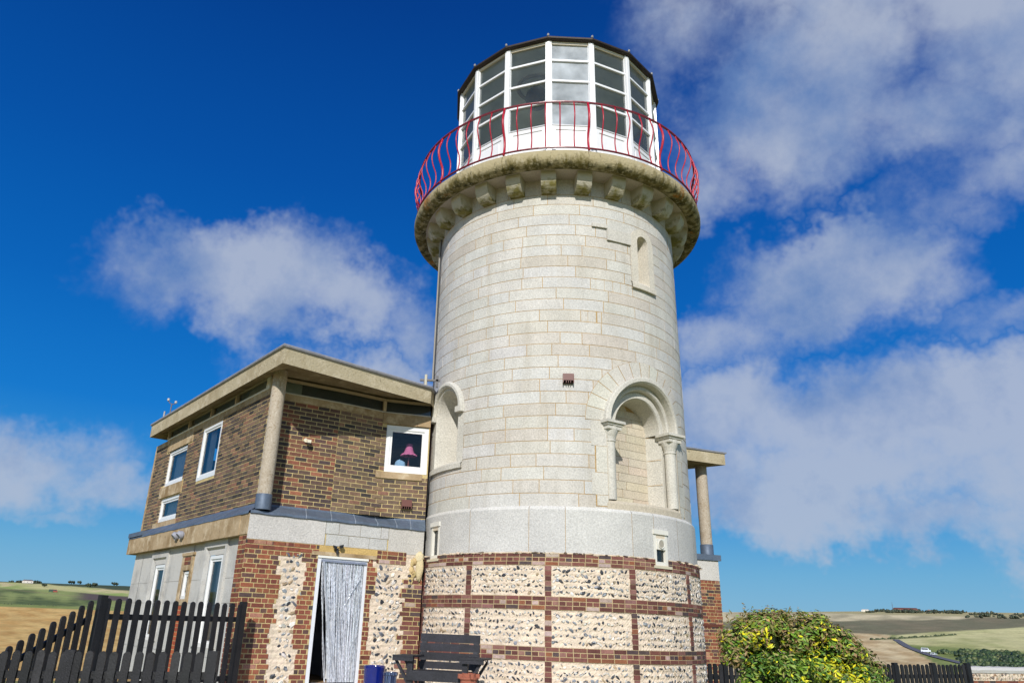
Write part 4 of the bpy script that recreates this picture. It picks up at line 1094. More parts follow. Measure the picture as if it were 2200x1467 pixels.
# ---- bench
def bench():
    fx, fy = -.26, -.966             # facing direction
    dx, dy = .966, -.26              # to the right
    O = (-.25, 12.08)                # centre of the seat
    mp = plane(O, (dx, dy))          # t right, o = towards facing? check sign
    # plane normal = (d1,-d0) = (-.26,-.966) -> facing
    t = thing('garden_bench', (O[0], O[1], -1.15), 'black painted timber bench with slatted back and side shelves against the flint drum', 'bench')
    BK = S(38, 38, 44); hw = .46
    def bx(m, *a): m.box(mp, *a, jit(BK, .15, .03))
    for (ta, tb, oa, ob, z0, z1) in ((-hw - .0, -hw + .08, .26, .33, -1.15, -.48), (hw - .08, hw, .26, .33, -1.15, -.48)):
        m = M(); bx(m, ta, tb, oa, ob, z0, z1); m.build('leg', 'timber', t)
    for ta in (-hw, hw - .08):
        m = M(); m.hexa([mp(ta, -.22, -1.15), mp(ta + .08, -.22, -1.15), mp(ta + .08, -.30, -1.15), mp(ta, -.30, -1.15), mp(ta, -.32, -.16), mp(ta + .08, -.32, -.16), mp(ta + .08, -.37, -.16), mp(ta, -.37, -.16)], BK); m.build('leg', 'timber', t)
    m = M()
    for q in range(4):
        o0 = -.20 + q * .125; bx(m, -hw + .01, hw - .01, o0, o0 + .115, -.685, -.66)
    bx(m, -hw, hw, .33, .355, -.79, -.655); bx(m, -hw + .08, hw - .08, -.3, -.27, -.79, -.70)
    m.build('seat', 'timber', t)
    m = M()
    for q, (z0, z1) in enumerate(((-.27, -.15), (-.40, -.29), (-.53, -.42), (-.65, -.55))):
        o = -.315 + (-.4 - z0) * .16 * -1 * -1 * .6
        bx(m, -hw - .02 , hw + .02, o - .01, o + .018, z0, z1)
    m.build('backrest', 'timber', t)
    for s in (-1, 1):
        m = M()
        a, b = (-hw - .22, -hw + .10) if s < 0 else (hw - .10, hw + .25)
        for q in range(4): bx(m, a, b, -.16 + q * .14, -.16 + q * .14 + .13, -.48, -.455)
        bx(m, a, b, .36, .385, -.53, -.45)
        m.build('side_shelf', 'timber', t)
        x0 = s * (hw + .20); x1 = s * (hw - .02)
        for oo in (.28, -.12):
            m = M(); m.hexa([mp(x1, oo, -.88), mp(x1, oo + .04, -.88), mp(x1, oo + .04, -.80), mp(x1, oo, -.80), mp(x0, oo, -.54), mp(x0, oo + .04, -.54), mp(x0, oo + .04, -.48), mp(x0, oo, -.48)], BK); m.build('brace', 'timber', t)
bench()

# ---- picket fences
FK = S(23, 23, 27)
def fence(name, label, a, b, za, zb, H, npk, posts, pw=.086, side=1, ptop=.03, gz=-1.3):
    """a,b: xy ends; za,zb top heights at the ends; H visible picket height"""
    l = hypot(b[0] - a[0], b[1] - a[1]); d = ((b[0] - a[0]) / l, (b[1] - a[1]) / l); mp = plane(a, d)
    t = thing(name, (a[0], a[1], gz), label, 'fence')
    zt = lambda s: za + (zb - za) * s / l
    for i in range(npk):
        s = l * (i + .5) / npk; m = M(); z1 = zt(s) + R_.uniform(-.008, .008); w = pw / 2; c_ = mixc(jit(FK, .3, .05), S(70, 68, 68), R_.choice([0, 0, .08, .2])); n = 6; lean = R_.uniform(-.006, .006)
        z0 = z1 - H; f = [(-w, z0), (w, z0), (w, z1 - w)] + [(w * cos(pi * q / n), z1 - w + w * sin(pi * q / n)) for q in range(1, n)] + [(-w, z1 - w)]
        P0 = [mp(s + x + lean * (z - z0), .022, z) for x, z in f]; P1 = [mp(s + x + lean * (z - z0), .0, z) for x, z in f]
        m.face(P0, c_); m.face(P1[::-1], c_)
        for k in range(len(f)):
            k2 = (k + 1) % len(f); m.face([P0[k], P1[k], P1[k2], P0[k2]], c_)
        m.build('picket', 'timber', t)
    for dz in (.20, .20 + (H - .4)):
        m = M(); P = [mp(0, -.04, za - dz - .075), mp(l, -.04, zb - dz - .075), mp(l, -.002, zb - dz - .075), mp(0, -.002, za - dz - .075), mp(0, -.04, za - dz), mp(l, -.04, zb - dz), mp(l, -.002, zb - dz), mp(0, -.002, za - dz)]
        m.hexa(P, jit(FK, .1, .02)); m.build('rail', 'timber', t)
    for s, pw_ in posts:
        m = M(); m.box(mp, s - pw_ / 2, s + pw_ / 2, -.045, .035, gz - .1, zt(s) + ptop, jit(FK, .12, .03)); m.build('post', 'timber', t)
    return t
PA, PB_ = (-4.79, 10.45), (-3.52, 12.62)
fence('picket_fence', 'black picket fence running level from the tall post to the brick corner of the house', PA, PB_, .165, .185, 1.25, 16, [(0.0, .095), (2.514, .10)])
fence('picket_fence', 'black picket fence sloping down to the left from the tall post', (-5.55, 7.9), (-4.83, 10.33), -1.05, .15, 1.25, 18, [(0, .1)], gz=-1.9)
fence('picket_fence', 'low black picket fence nearest the camera at lower left', (-6.2, 8.75), (-2.62, 8.72), -.47, -.375, .95, 27, [(.6, .1), (1.97, .105), (3.52, .10)], gz=-1.55, ptop=.01)
fence('picket_fence', 'black picket fence behind the bush right of the tower', (4.55, 15.1), (11.3, 17.7), -.53, -.43, 1.0, 58, [(.55, .1), (2.4, .1), (4.3, .1), (5.0, .1), (6.12, .11), (7.2, .12)], gz=-1.5)

# ---- garden wall far right
wl = thing('garden_wall', (11.7, 18.3, -1.5), 'low brick and flint garden wall with pale coping at far right', 'wall')
wp = plane((11.6, 18.25), (.90, .436))
m = M(); m.box(wp, 0, 7, -.25, -.008, -1.6, -.62, YMORT, 1); bricks(m, wp, 0, 7, -1.6, -.78, RED, o=0, bond='stretcher', H=.085); m.build('brickwork', ['brick', 'mortar'], wl)
m = M(); rough_mortar(m, lambda t, w, z: wp(t, w + .01, z), 0, 7, -.785, -.6, CREAM, cell=.06, amp=.015)
flints(m, lambda t, w, z: wp(t, w + .012, z), 0, 7, -.77, -.62, [(3, S(196, 182, 160)), (2, S(160, 130, 104)), (1, S(120, 110, 104))], row=.075, size=.05, mi=1); m.build('flintwork', ['mortar', 'flint'], wl)
m = M(); m.grid([[wp(7 * i / 40, o, z + R_.uniform(-.008, .008)) for i in range(41)] for z, o in ((-.62, .03), (-.56, .045), (-.50, .0), (-.48, -.12), (-.56, -.28))], S(168, 162, 152)); m.build('coping', 'panel_stone', wl)

# ---- bush
bush = thing('bush', (4.75, 11.05, -1.5), 'rounded bush with glossy green and bright yellow leaves in front of the picket fence', 'bush')
rb = random.Random(11)
m = M(); bc = (4.78, 11.05)
lobes = [(-.02, 0, -.80, .94, .74), (.30, 0, -1.0, .88, .62), (-.78, 0, -.12, .25, .32), (-.50, -.1, -.04, .28, .34), (-.12, -.1, -.04, .34, .34), (.26, -.1, -.14, .32, .34), (.60, 0, -.32, .30, .36), (.90, 0, -.66, .22, .36), (-.72, 0, -.50, .36, .42), (-.98, 0, -.22, .14, .26), (.06, -.2, .06, .16, .20), (.46, -.2, -.10, .16, .22), (-.62, -.2, .06, .14, .18), (1.02, -.1, -.95, .16, .3)]
def leafq(m, p, nx, ny, nz, s, col):
    # folded leaf: two quads sharing a midrib
    l = sqrt(nx * nx + ny * ny + nz * nz) or 1; n = (nx / l, ny / l, nz / l)
    a = rb.random() * 2 * pi; up = (cos(a), sin(a), rb.uniform(-.4, .9))
    dd_ = sum(up[i] * n[i] for i in range(3)); ax_ = [up[i] - dd_ * n[i] for i in range(3)]
    L_ = sqrt(sum(x * x for x in ax_)) or 1; ax_ = [x / L_ for x in ax_]
    sd_ = [n[1] * ax_[2] - n[2] * ax_[1], n[2] * ax_[0] - n[0] * ax_[2], n[0] * ax_[1] - n[1] * ax_[0]]
    q = lambda u, v, w: tuple(p[i] + ax_[i] * u * s + sd_[i] * v * s + n[i] * w * s for i in range(3))
    m.face([q(-.6, 0, 0), q(-.1, .22, .07), q(.25, .18, .07), q(.7, 0, 0)], col); m.face([q(-.6, 0, 0), q(.7, 0, 0), q(.25, -.18, .07), q(-.1, -.22, .07)], col)
GR = [(4, S(78, 116, 32)), (3, S(112, 146, 44)), (2.4, S(44, 78, 26)), (2.4, S(146, 162, 62)), (1.6, S(160, 152, 92))]
for k in range(330):
    lb = rb.choice(lobes) if rb.random() < .62 else lobes[0 if rb.random() < .6 else 1]
    th = rb.random() * 2 * pi; cz = rb.uniform(-.5, 1); sz = sqrt(1 - cz * cz); rr_ = rb.uniform(.72, 1.0)
    nx, ny, nz = sz * cos(th), sz * sin(th), cz
    cx_ = bc[0] + lb[0] + nx * lb[3] * rr_; cy_ = bc[1] + lb[1] + ny * lb[3] * rr_; cz_ = lb[2] + nz * lb[4] * rr_
    if cz_ < -1.5 or (cy_ > bc[1] + .5): continue
    cr_2 = rb.uniform(.08, .17); u = cx_ - bc[0]
    yel = math.exp(-((u - .42 + .5 * (cz_ + .8)) / .17) ** 2 - ((cz_ + .78) / .36) ** 2) * 1.1 + math.exp(-((u - .18) / .26) ** 2 - ((cz_ + .38) / .20) ** 2) * .5 + .08 + (.45 if sin(u * 8 + 1) * sin(cz_ * 7 + 2) > .6 else 0)
    top_ = cz_ > -.10 - .30 * abs(u) ** 1.5
    tone = rb.choice([0, 0, 1, 1, 2])
    for q in range(int(95 * (cr_2 / .12) ** 1.5)):
        a_ = rb.random() * 2 * pi; c2 = rb.uniform(-.8, 1); s2 = sqrt(1 - c2 * c2); r2_ = cr_2 * rb.uniform(.55, 1.12)
        x, y, z = cx_ + s2 * cos(a_) * r2_, cy_ + s2 * sin(a_) * r2_, cz_ + c2 * r2_
        if rb.random() < yel * .75: col = pick([(3, S(216, 208, 34)), (2, S(190, 196, 44)), (1, S(238, 226, 60))])
        elif top_ and rb.random() < .5: col = pick([(2, S(136, 112, 72)), (2, S(120, 122, 60)), (1, S(160, 136, 92))])
        else: col = mixc(pick(GR), [S(50, 84, 28), S(120, 150, 46), S(150, 160, 72)][tone], .3)
        leafq(m, (x, y, z), nx * .5 + s2 * cos(a_) + rb.uniform(-.4, .4), ny * .5 + s2 * sin(a_) + rb.uniform(-.4, .4), nz * .5 + c2 + rb.uniform(-.3, .6), rb.choice([.036, .046, .056, .07]), jit(col, .22, .06))
# upright shoots
for k in range(70):
    u = rb.uniform(-1.02, 1.02); z0 = .18 - .80 * max(0, u + .15) ** 2.0 + rb.uniform(-.12, .0); y = bc[1] + rb.uniform(-.4, .3); h = rb.uniform(.08, .30)
    for q in range(14):
        f = q / 14; leafq(m, (bc[0] + u + rb.uniform(-.03, .03) + .05 * f, y + rb.uniform(-.03, .03), z0 + h * f), rb.uniform(-1, 1), rb.uniform(-1, 1), .4, .042, jit(pick([(2, S(140, 118, 78)), (2, S(118, 124, 60)), (1, S(160, 140, 96))]), .15, .05))
m.build('foliage', 'leaf', bush)
m = M()
for k in range(14):
    lb = lobes[k % len(lobes)]; m.tube([(bc[0] + rb.uniform(-.15, .15), bc[1] + rb.uniform(-.15, .15), -1.55), (bc[0] + lb[0] * .5, bc[1] + .1, (lb[2] - 1.5) / 2), (bc[0] + lb[0], bc[1] + lb[1], lb[2] + lb[4] * .6)], [.03, .02, .008], S(84, 66, 50), 6)
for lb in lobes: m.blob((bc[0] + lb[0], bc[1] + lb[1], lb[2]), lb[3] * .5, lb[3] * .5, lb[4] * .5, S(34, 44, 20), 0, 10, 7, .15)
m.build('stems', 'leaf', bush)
# small shrub by far fence
# ================================================================== GROUND / HILLS
def smooth(a, b, x):
    t = min(1, max(0, (x - a) / (b - a))); return t * t * (3 - 2 * t)
def fbm(x, y, o=4):
    v = 0; a = 1; tt = 0
    for i in range(o):
        v += a * (sin(x * 1.3 + 1.7 * i + 1.1 * sin(y * .9 + i)) * cos(y * 1.1 - .6 * i + .8 * sin(x * .7 + 2 * i))); tt += a; a *= .55; x *= 1.9; y *= 1.9
    return v / tt
PROF = [(0, None), (45, -5.0), (90, -5.6), (160, -4.9), (260, -3.6), (420, -2.2), (600, -1.2), (900, -.05), (1300, .75), (1800, 1.3), (2500, 1.72), (3000, 1.5), (4000, .6)]
def ridge(az):  # horizon elevation by azimuth (degrees)
    pts = [(-60, 1.5), (-31, 1.5), (-23.5, 1.62), (0, 1.6), (18.7, 1.45), (28.5, 1.78), (36, 1.84), (60, 1.9)]
    for (a, e), (b, f) in zip(pts, pts[1:]):
        if a <= az <= b: return e + (f - e) * (az - a) / (b - a)
    return 1.5
def near(x, y):
    d = hypot(x, y); base = -1.6 + .45 * smooth(4, 11, y) if y > 0 else -1.6
    base -= .35 * smooth(4.5, 9, x) * smooth(5, 12, y)
    base -= .45 * smooth(-3.9, -5.5, x) * smooth(3, 8, y)
    return base
def height(x, y):
    d = hypot(x, y)
    if d < 20: return near(x, y)
    az = math.degrees(atan2(x, y))
    if abs(az) > 75: e_r = 1.5
    k = ridge(az) / 1.72 if abs(az) < 60 else .9
    e = None
    pr = PROF[1:]
    if d <= 45:
        zn = near(x * 20 / d, y * 20 / d); z45 = 45 * tan(radians(-5.0)); s = smooth(20, 45, d); return zn * (1 - s) + z45 * s
    for (a, ea), (b, eb) in zip(pr, pr[1:]):
        if a <= d <= b:
            s = (d - a) / (b - a); e = ea + (eb - ea) * s; break
    if e is None: e = .6
    if e > 0: e *= k
    und = 1.0
    e += .10 * smooth(200, 600, d) * (1 - smooth(2100, 2500, d)) * fbm(x / 330, y / 330, 2)
    return d * tan(radians(e))
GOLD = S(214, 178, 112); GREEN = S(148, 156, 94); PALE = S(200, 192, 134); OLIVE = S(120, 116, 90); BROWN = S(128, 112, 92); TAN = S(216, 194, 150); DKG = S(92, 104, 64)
def fieldcol(x, y):
    d = hypot(x, y); az = math.degrees(atan2(x, y))
    e = math.degrees(math.atan2(height(x, y), d)) if d > 1 else -90
    n = fbm(az * .55, e * 2.2 + az * .12, 3); n2 = fbm(az * 1.7 + 5, e * 9 + az * .4, 3)
    if d < 45: 
        n2 = fbm(x / 3.7 + 5, y / 3., 3); return jit(mixc(S(112, 124, 66), S(150, 140, 92), .5 + .5 * n2), .05)
    def sm(a, b, v): return smooth(a, b, v)
    if az < 5:
        c_ = mixc(GOLD, S(194, 152, 90), sm(-.4, .6, n2))
        c_ = mixc(c_, mixc(S(150, 156, 92), S(128, 140, 78), .5 + .5 * n), sm(-.01, .02, e - .02 - .0 * n))
        k = mixc(GREEN, DKG, sm(-.5, .5, n + .5 * n2))
        c_ = mixc(c_, k, sm(0, .05, e - .17))
        # orchard rows on the rounded hill
        hill = sm(-31.2, -30, az) * (1 - sm(-26, -24.5, az)) * sm(.17, .25, e) * (1 - sm(.62, .78, e - .02 * sin(az)))
        c_ = mixc(c_, S(80, 92, 56), hill * (.15 + .5 * (sin(az * 44) > .2)) * (.6 + .5 * sin(e * 40 + az)))
        c_ = mixc(c_, S(92, 90, 70), (1 - sm(-30.8, -29.6, az - 1.2 * n)) * sm(.25, .4, e) * (1 - sm(.7, .9, e)))
        c_ = mixc(c_, S(150, 132, 100), sm(.03, 0, abs(e - (.80 - .06 * (az + 26)))) * .7)
        c_ = mixc(c_, S(98, 84, 80), sm(-26.8, -25.4, az) * sm(.62, .72, e - .03 * (az + 24)) * (1 - sm(.92, 1.04, e + .05 * (az + 24))))
        c_ = mixc(c_, mixc(PALE, S(150, 168, 92), sm(-.5, .5, n)), sm(1.0, 1.1, e + .12 * n + .02 * (az + 26)))
        c_ = mixc(c_, TAN, sm(.1, .5, n2 + n) * sm(1.05, 1.15, e) * .8)
        c_ = mixc(c_, S(74, 84, 62), sm(1.40, 1.48, e + .03 * (az + 27) * (1 if az > -27 else .3) + .05 * n2))
    else:
        c_ = mixc(TAN, S(190, 162, 118), sm(-.5, .5, n2))
        line = 30.2 + (e + .8) * -1.5
        c_ = mixc(c_, mixc(S(136, 144, 84), S(110, 122, 66), sm(-.5, .5, n2)), sm(-.1, .1, az - line))
        k = mixc(S(204, 196, 142), S(166, 166, 108), sm(-.5, .6, n + .4 * n2))
        c_ = mixc(c_, k, sm(28.4, 29.2, az - .6 * (e)) * sm(-.2, -.08, e + .03 * (az - 28)))
        c_ = mixc(c_, S(92, 100, 66), sm(.07, .0, abs(e - (.14 + .10 * (az - 29)))) * (1 - sm(30.5, 32.5, az)) * sm(27.5, 28.8, az) * .8)
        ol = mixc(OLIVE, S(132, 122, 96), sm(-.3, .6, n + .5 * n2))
        c_ = mixc(c_, ol, sm(0, .07, e - (.34 + .05 * n + max(0, az - 29) * .10)))  # cloud shadow on the slope, painted as a darker olive band
        c_ = mixc(c_, mixc(S(218, 202, 162), S(176, 164, 130), sm(-.5, .6, n2)), sm(0, .12, e - (1.12 + .14 * n - .05 * max(0, 26 - az) + .07 * max(0, az - 29))))
        c_ = mixc(c_, mixc(TAN, S(140, 140, 96), .6), sm(1.5, 1.6, e))
    return jit(c_, .03, .01)
m = M()
azs = [-180 + 10 * i for i in range(13)] + [-54 + .25 * i for i in range(0, 433)] + [54 + 126 / 12 * i for i in range(13)]
azs = sorted(set(round(a, 3) for a in azs))
azs = [a for a in azs if a < 180]
ds = [0.5, 2, 3, 4, 5, 6, 7, 8, 9, 10, 11, 12, 13.5, 15, 17, 20, 25, 32, 40, 50, 65, 85]
d = 105
while d < 2520: ds.append(d); d *= 1.016
ds += [2550, 2700, 3000, 4000]
rows = [[(d * sin(radians(a)), d * cos(radians(a)), height(d * sin(radians(a)), d * cos(radians(a)))) for a in azs] for d in ds]
m.grid(rows, GREEN, 0, True)
m.face(rows[0][::-1], GREEN)
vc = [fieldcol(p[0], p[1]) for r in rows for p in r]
mat('field', None, .95, (.03, .14), (.3, .2), (1.5, .4), spec=.1, dist=.2)
g = m.build('ground', 'field', smooth=True)
me_ = g.data; buf = []; nv_ = len(vc)
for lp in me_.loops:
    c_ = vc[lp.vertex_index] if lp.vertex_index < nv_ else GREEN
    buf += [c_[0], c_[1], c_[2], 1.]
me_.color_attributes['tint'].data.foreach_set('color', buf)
tag(g, kind='structure')
# yard paving by the door
m = M(); m.grid([[mapR(-1 + 6 * i / 10, o, near(*mapR(-1 + 6 * i / 10, o, 0)[:2]) + .03) for i in range(11)] for o in (.0, 1, 2, 3, 4)], S(170, 160, 140)); tag(m.build('paving', 'panel_stone'), kind='structure')
# road on right
def at(az, d, up=0.): x, y = d * sin(radians(az)), d * cos(radians(az)); return (x, y, height(x, y) + up)
def find_d(az, el):
    best = None; d = 150
    while d < 2500:
        x, y = d * sin(radians(az)), d * cos(radians(az))
        if math.degrees(atan2(height(x, y), d)) >= el: return d
        d += 6
    return 2450
m = M(); rp = []
for az, el in ((28.9, .05), (29.15, -.12), (29.5, -.35), (29.9, -.52), (30.4, -.70), (31.0, -.88), (31.7, -1.05), (32.8, -1.3), (35, -1.6)):
    rp.append(at(az, find_d(az, el), .5))
for a, b in zip(rp, rp[1:]):
    l = hypot(b[0] - a[0], b[1] - a[1]); nx, ny = -(b[1] - a[1]) / l * 3.2, (b[0] - a[0]) / l * 3.2
    m.face([(a[0] - nx, a[1] - ny, a[2]), (b[0] - nx, b[1] - ny, b[2]), (b[0] + nx, b[1] + ny, b[2]), (a[0] + nx, a[1] + ny, a[2])], S(96, 94, 100))
tag(m.build('road', 'generic'), kind='structure')
# woodland and hedges (uncountable mass), clumped
def clump(m, x, y, z, s, col, n=10):
    for q in range(n):
        m.blob((x + R_.uniform(-1, 1) * s, y + R_.uniform(-1, 1) * s, z + R_.uniform(.1, .7) * s), s * R_.uniform(.3, .55), s * R_.uniform(.3, .55), s * R_.uniform(.3, .5), jit(col, .3, .06), 0, 6, 4, .25)
m = M()
for k in range(900):
    az = R_.uniform(31.0, 38); el = R_.uniform(-1.3, -.5) + .06 * fbm(az, 2)
    lo_ = -1.15; hi_ = -.34 + .05 * sin(az * 3)
    if az < 33 and el < -.55 - (33 - az) * -.12 * 0 and R_.random() < .5: continue
    if el > hi_ - .14 + .10 * sin(az * 5.1) or (az < 32.2 and abs(el + .62) > .08): continue
    d = find_d(az, el); x, y, z = at(az, d); clump(m, x, y, z - 1, R_.choice([1.2, 1.6, 2.2, 2.8]) * d / 500, pick([(3, S(66, 84, 50)), (2, S(52, 68, 44)), (1, S(92, 102, 62))]), 5)
tag(m.build('woodland', 'leaf', smooth=True), 'dark green scrub woodland on the valley slope at far right', 'woodland', kind='stuff')
m = M()
for k in range(170):
    az = R_.choice([R_.uniform(27.6, 32.6), R_.uniform(31, 36.5), R_.uniform(28.5, 31.5)]); el = ridge(az) - (R_.uniform(.03, .12) if az < 33 else R_.uniform(.08, .35))
    d = find_d(az, el); x, y, z = at(az, d); clump(m, x, y, z, R_.uniform(4, 8), pick([(3, S(58, 66, 48)), (2, S(74, 78, 58))]), 4)
tag(m.build('ridge_woodland', 'leaf', smooth=True), 'dark belt of trees along the skyline at right', 'woodland', kind='stuff')
m = M()
for k in range(90):
    f = k / 89; az = 27.6 + 4.6 * f; el = .14 + .10 * (az - 29) + .01 * sin(az * 9)
    if R_.random() < .2: continue
    d = find_d(az, el); x, y, z = at(az, d); clump(m, x, y, z - 1, R_.choice([1.5, 2.2, 3.]), S(74, 84, 54), 3)
tag(m.build('hedge', 'leaf', smooth=True), 'thin dark hedge line curving between the fields at right', 'hedge', kind='stuff')
m = M()
for k in range(80):
    az = -33 + 9.4 * k / 79; el = .175 + .012 * sin(az * 3)
    if R_.random() < .45: continue
    d = find_d(az, el); x, y, z = at(az, d); clump(m, x, y, z - 1.5, R_.choice([1.5, 2., 2.6]), S(84, 94, 62), 3)
tag(m.build('hedge', 'leaf', smooth=True), 'broken low hedge between the golden stubble and the green hill at left', 'hedge', kind='stuff')
# single trees on the left skyline
def far_tree(az, el, s, label, grp='trees dotted on the left hillside'):
    d = find_d(az, el); x, y, z = at(az, d)
    t = thing('tree', (x, y, z), label, 'tree', grp)
    m = M(); m.tube([(x, y, z - 1), (x, y, z + s)], [s * .12, s * .07], S(70, 58, 46), 6); m.build('trunk', 'timber', t)
    m = M(); clump(m, x, y, z + s * .5, s, S(58, 66, 44), 16); m.build('crown', 'leaf', t, smooth=True)
far_tree(-26.7, 1.56, 7, 'small dark tree on the skyline, left of three above the fence post')
far_tree(-26.2, 1.57, 6, 'small dark tree on the skyline, middle of three above the fence post')
far_tree(-24.1, 1.60, 6, 'small dark tree on the skyline beside the house wall')
far_tree(-28.2, 1.30, 5, 'lone dark tree on the pale field below the white farmhouse')
far_tree(-25.7, 1.42, 6, 'dark round tree low on the green slope, left of the pair')
far_tree(-25.3, 1.46, 6, 'dark round tree low on the green slope, right of the pair')
for az in (-30.0, -29.8, -29.6, -29.4, -28.6): 
    pass
m = M()
for k in range(26):
    az = R_.uniform(-30.2, -29.1) if k < 18 else R_.uniform(-28.8, -28.5); d = find_d(az, ridge(az) - .03); x, y, z = at(az, d); clump(m, x, y, z, R_.uniform(4, 7), S(56, 64, 46), 5)
tag(m.build('hedge', 'leaf', smooth=True), 'dark hedge around the white farmhouse on the left skyline', 'hedge', kind='stuff')
def far_house(az, el, w, h, dpt, wc, rc, label, name='farmhouse', grp=None, wins_=3):
    d = find_d(az, el); x, y, z = at(az, d); z -= 1; t = thing(name, (x, y, z), label, 'building', grp)
    a = radians(az); mp = plane((x, y), (cos(a), -sin(a)))
    m = M(); m.box(mp, -w / 2, w / 2, -dpt, 0, z, z + h, wc); m.build('wall', 'generic', t)
    m = M(); e = .4; r = [mp(-w / 2 - e, e, z + h), mp(w / 2 + e, e, z + h), mp(w / 2 + e, -dpt - e, z + h), mp(-w / 2 - e, -dpt - e, z + h)]; r2 = [mp(-w / 2 + dpt * .3, -dpt / 2, z + h * 1.45), mp(w / 2 - dpt * .3, -dpt / 2, z + h * 1.45)]
    m.face([r[0], r[1], r2[1], r2[0]], rc); m.face([r[2], r[3], r2[0], r2[1]], rc); m.face([r[1], r[2], r2[1]], rc); m.face([r[3], r[0], r2[0]], rc); m.face(r[::-1], rc); m.build('roof', 'generic', t)
    for i in range(wins_):
        m = M(); c_ = -w / 2 + w * (i + .5) / wins_; m.box(mp, c_ - .6, c_ + .6, 0, .05, z + h * .35, z + h * .7, S(60, 64, 70)); m.build('window', 'generic', t)
far_house(-29.2, 1.48, 26, 7, 10, S(226, 216, 206), S(110, 104, 106), 'white farmhouse with grey roof on the left skyline')
far_house(29.7, 1.80, 62, 8, 14, S(140, 100, 88), S(104, 66, 58), 'long low building with dark red roof on the right skyline', 'barn', wins_=6)
far_house(31.0, 1.74, 9, 6, 8, S(226, 220, 206), S(150, 130, 120), 'small cream house right of the long red roofed building', grp=None)
far_house(27.4, 1.72, 20, 5, 8, S(232, 226, 214), S(190, 186, 180), 'low white building left of the mast on the right skyline', grp=None)
x, y, z = at(29.0, find_d(29.0, 1.72)); m = M()
m.tube([(x, y, z), (x, y, z + 26)], [.9, .3], S(104, 108, 120), 6); m.tube([(x - 2.5, y, z + 18), (x + 2.5, y, z + 18)], .25, S(104, 108, 120), 5); tag(m.build('mast', 'iron'), 'thin radio mast on the right skyline', 'mast')
# vehicles on the road
def vehicle(az, el, body, l, h, label, name, cat, ang=0.):
    x, y, z = at(az, find_d(az, el), .6); t = thing(name, (x, y, z), label, cat); a = radians(az) + ang; mp = plane((x, y), (cos(a), -sin(a)))
    m = M(); w = 2.0
    m.box(mp, -l / 2, l / 2, -w, 0, z + .35, z + h * .55, body); m.hexa([mp(-l / 2 + .2, -.1, z + h * .55), mp(l / 2 - 1.1, -.1, z + h * .55), mp(l / 2 - 1.1, -w + .1, z + h * .55), mp(-l / 2 + .2, -w + .1, z + h * .55), mp(-l / 2 + .4, -.2, z + h), mp(l / 2 - 1.7, -.2, z + h), mp(l / 2 - 1.7, -w + .2, z + h), mp(-l / 2 + .4, -w + .2, z + h)], body); m.build('body', 'glazed', t)
    for sx in (-l / 2 + .9, l / 2 - .9):
        for oo in (0, -w):
            m = M(); m.tube([mp(sx, oo + .05, z + .35), mp(sx, oo - .12, z + .35)], .36, S(26, 26, 28), 12); m.build('wheel', 'generic', t)
    m = M(); m.box(mp, -l / 2 + .6, l / 2 - 1.9, -.15, .0, z + h * .6, z + h * .9, S(50, 58, 70)); m.build('side_window', 'glazed', t)
vehicle(30.45, -.66, S(226, 232, 240), 7.0, 3.4, 'white van parked by the valley road at right', 'van', 'van')
vehicle(30.85, -.80, S(196, 204, 212), 4.6, 1.8, 'pale car behind the white van by the valley road', 'car', 'car')
for q, (az, el) in enumerate(((-27.75, .98), (-27.55, .98))):
    vehicle(az, el, S(150, 70, 60) if q else S(60, 90, 70), 9, 5, 'red farm vehicle on the left hillside' if q else 'green farm vehicle left of the red one on the hillside', 'tractor', 'tractor')
# ================================================================== SKY, SUN, CAMERA
SUN_AZ, SUN_EL = 186.0, 32.5
w = bpy.data.worlds.new('World'); scene.world = w; w.use_nodes = True
nt = w.node_tree; N = nt.nodes; L = nt.links; N.clear()
out = N.new('ShaderNodeOutputWorld')
sky = N.new('ShaderNodeTexSky'); sky.sky_type = 'NISHITA'; sky.sun_disc = False
sky.sun_elevation = radians(SUN_EL); sky.sun_rotation = radians(SUN_AZ); sky.air_density = 1.0; sky.dust_density = .4; sky.ozone_density = 2.5; sky.altitude = 100
hs = N.new('ShaderNodeHueSaturation'); hs.inputs['Saturation'].default_value = 1.32; hs.inputs['Value'].default_value = 1.0
L.new(sky.outputs[0], hs.inputs['Color'])
tc = N.new('ShaderNodeTexCoord')
def math_(op, a, b=None, clamp=False):
    n = N.new('ShaderNodeMath'); n.operation = op; n.use_clamp = clamp
    for i, v in enumerate((a, b)):
        if v is None: continue
        if isinstance(v, (int, float)): n.inputs[i].default_value = v
        else: L.new(v, n.inputs[i])
    return n.outputs[0]
sp0 = N.new('ShaderNodeSeparateXYZ'); L.new(tc.outputs['Generated'], sp0.inputs[0])
hz = math_('SQRT', math_('ADD', math_('MULTIPLY', sp0.outputs[0], sp0.outputs[0]), math_('MULTIPLY', sp0.outputs[1], sp0.outputs[1])))
el0 = math_('MULTIPLY', math_('ARCTAN2', sp0.outputs[2], hz), 180 / pi / 60, True)
rmp = N.new('ShaderNodeValToRGB'); L.new(el0, rmp.inputs[0]); cr_ = rmp.color_ramp
stops = [(0, (128, 180, 212)), (4, (100, 168, 212)), (8, (52, 146, 212)), (14, (8, 118, 204)), (22, (2, 98, 186)), (32, (2, 80, 166)), (45, (2, 60, 140)), (60, (2, 48, 120))]
cr_.elements[0].position = 0; cr_.elements[0].color = (*S(*stops[0][1]), 1); cr_.elements[1].position = 1; cr_.elements[1].color = (*S(*stops[-1][1]), 1)
for e_, c_ in stops[1:-1]:
    x_ = cr_.elements.new(e_ / 60); x_.color = (*S(*c_), 1)
bgn = N.new('ShaderNodeBackground'); bgn.inputs['Strength'].default_value = .11; L.new(hs.outputs[0], bgn.inputs['Color'])
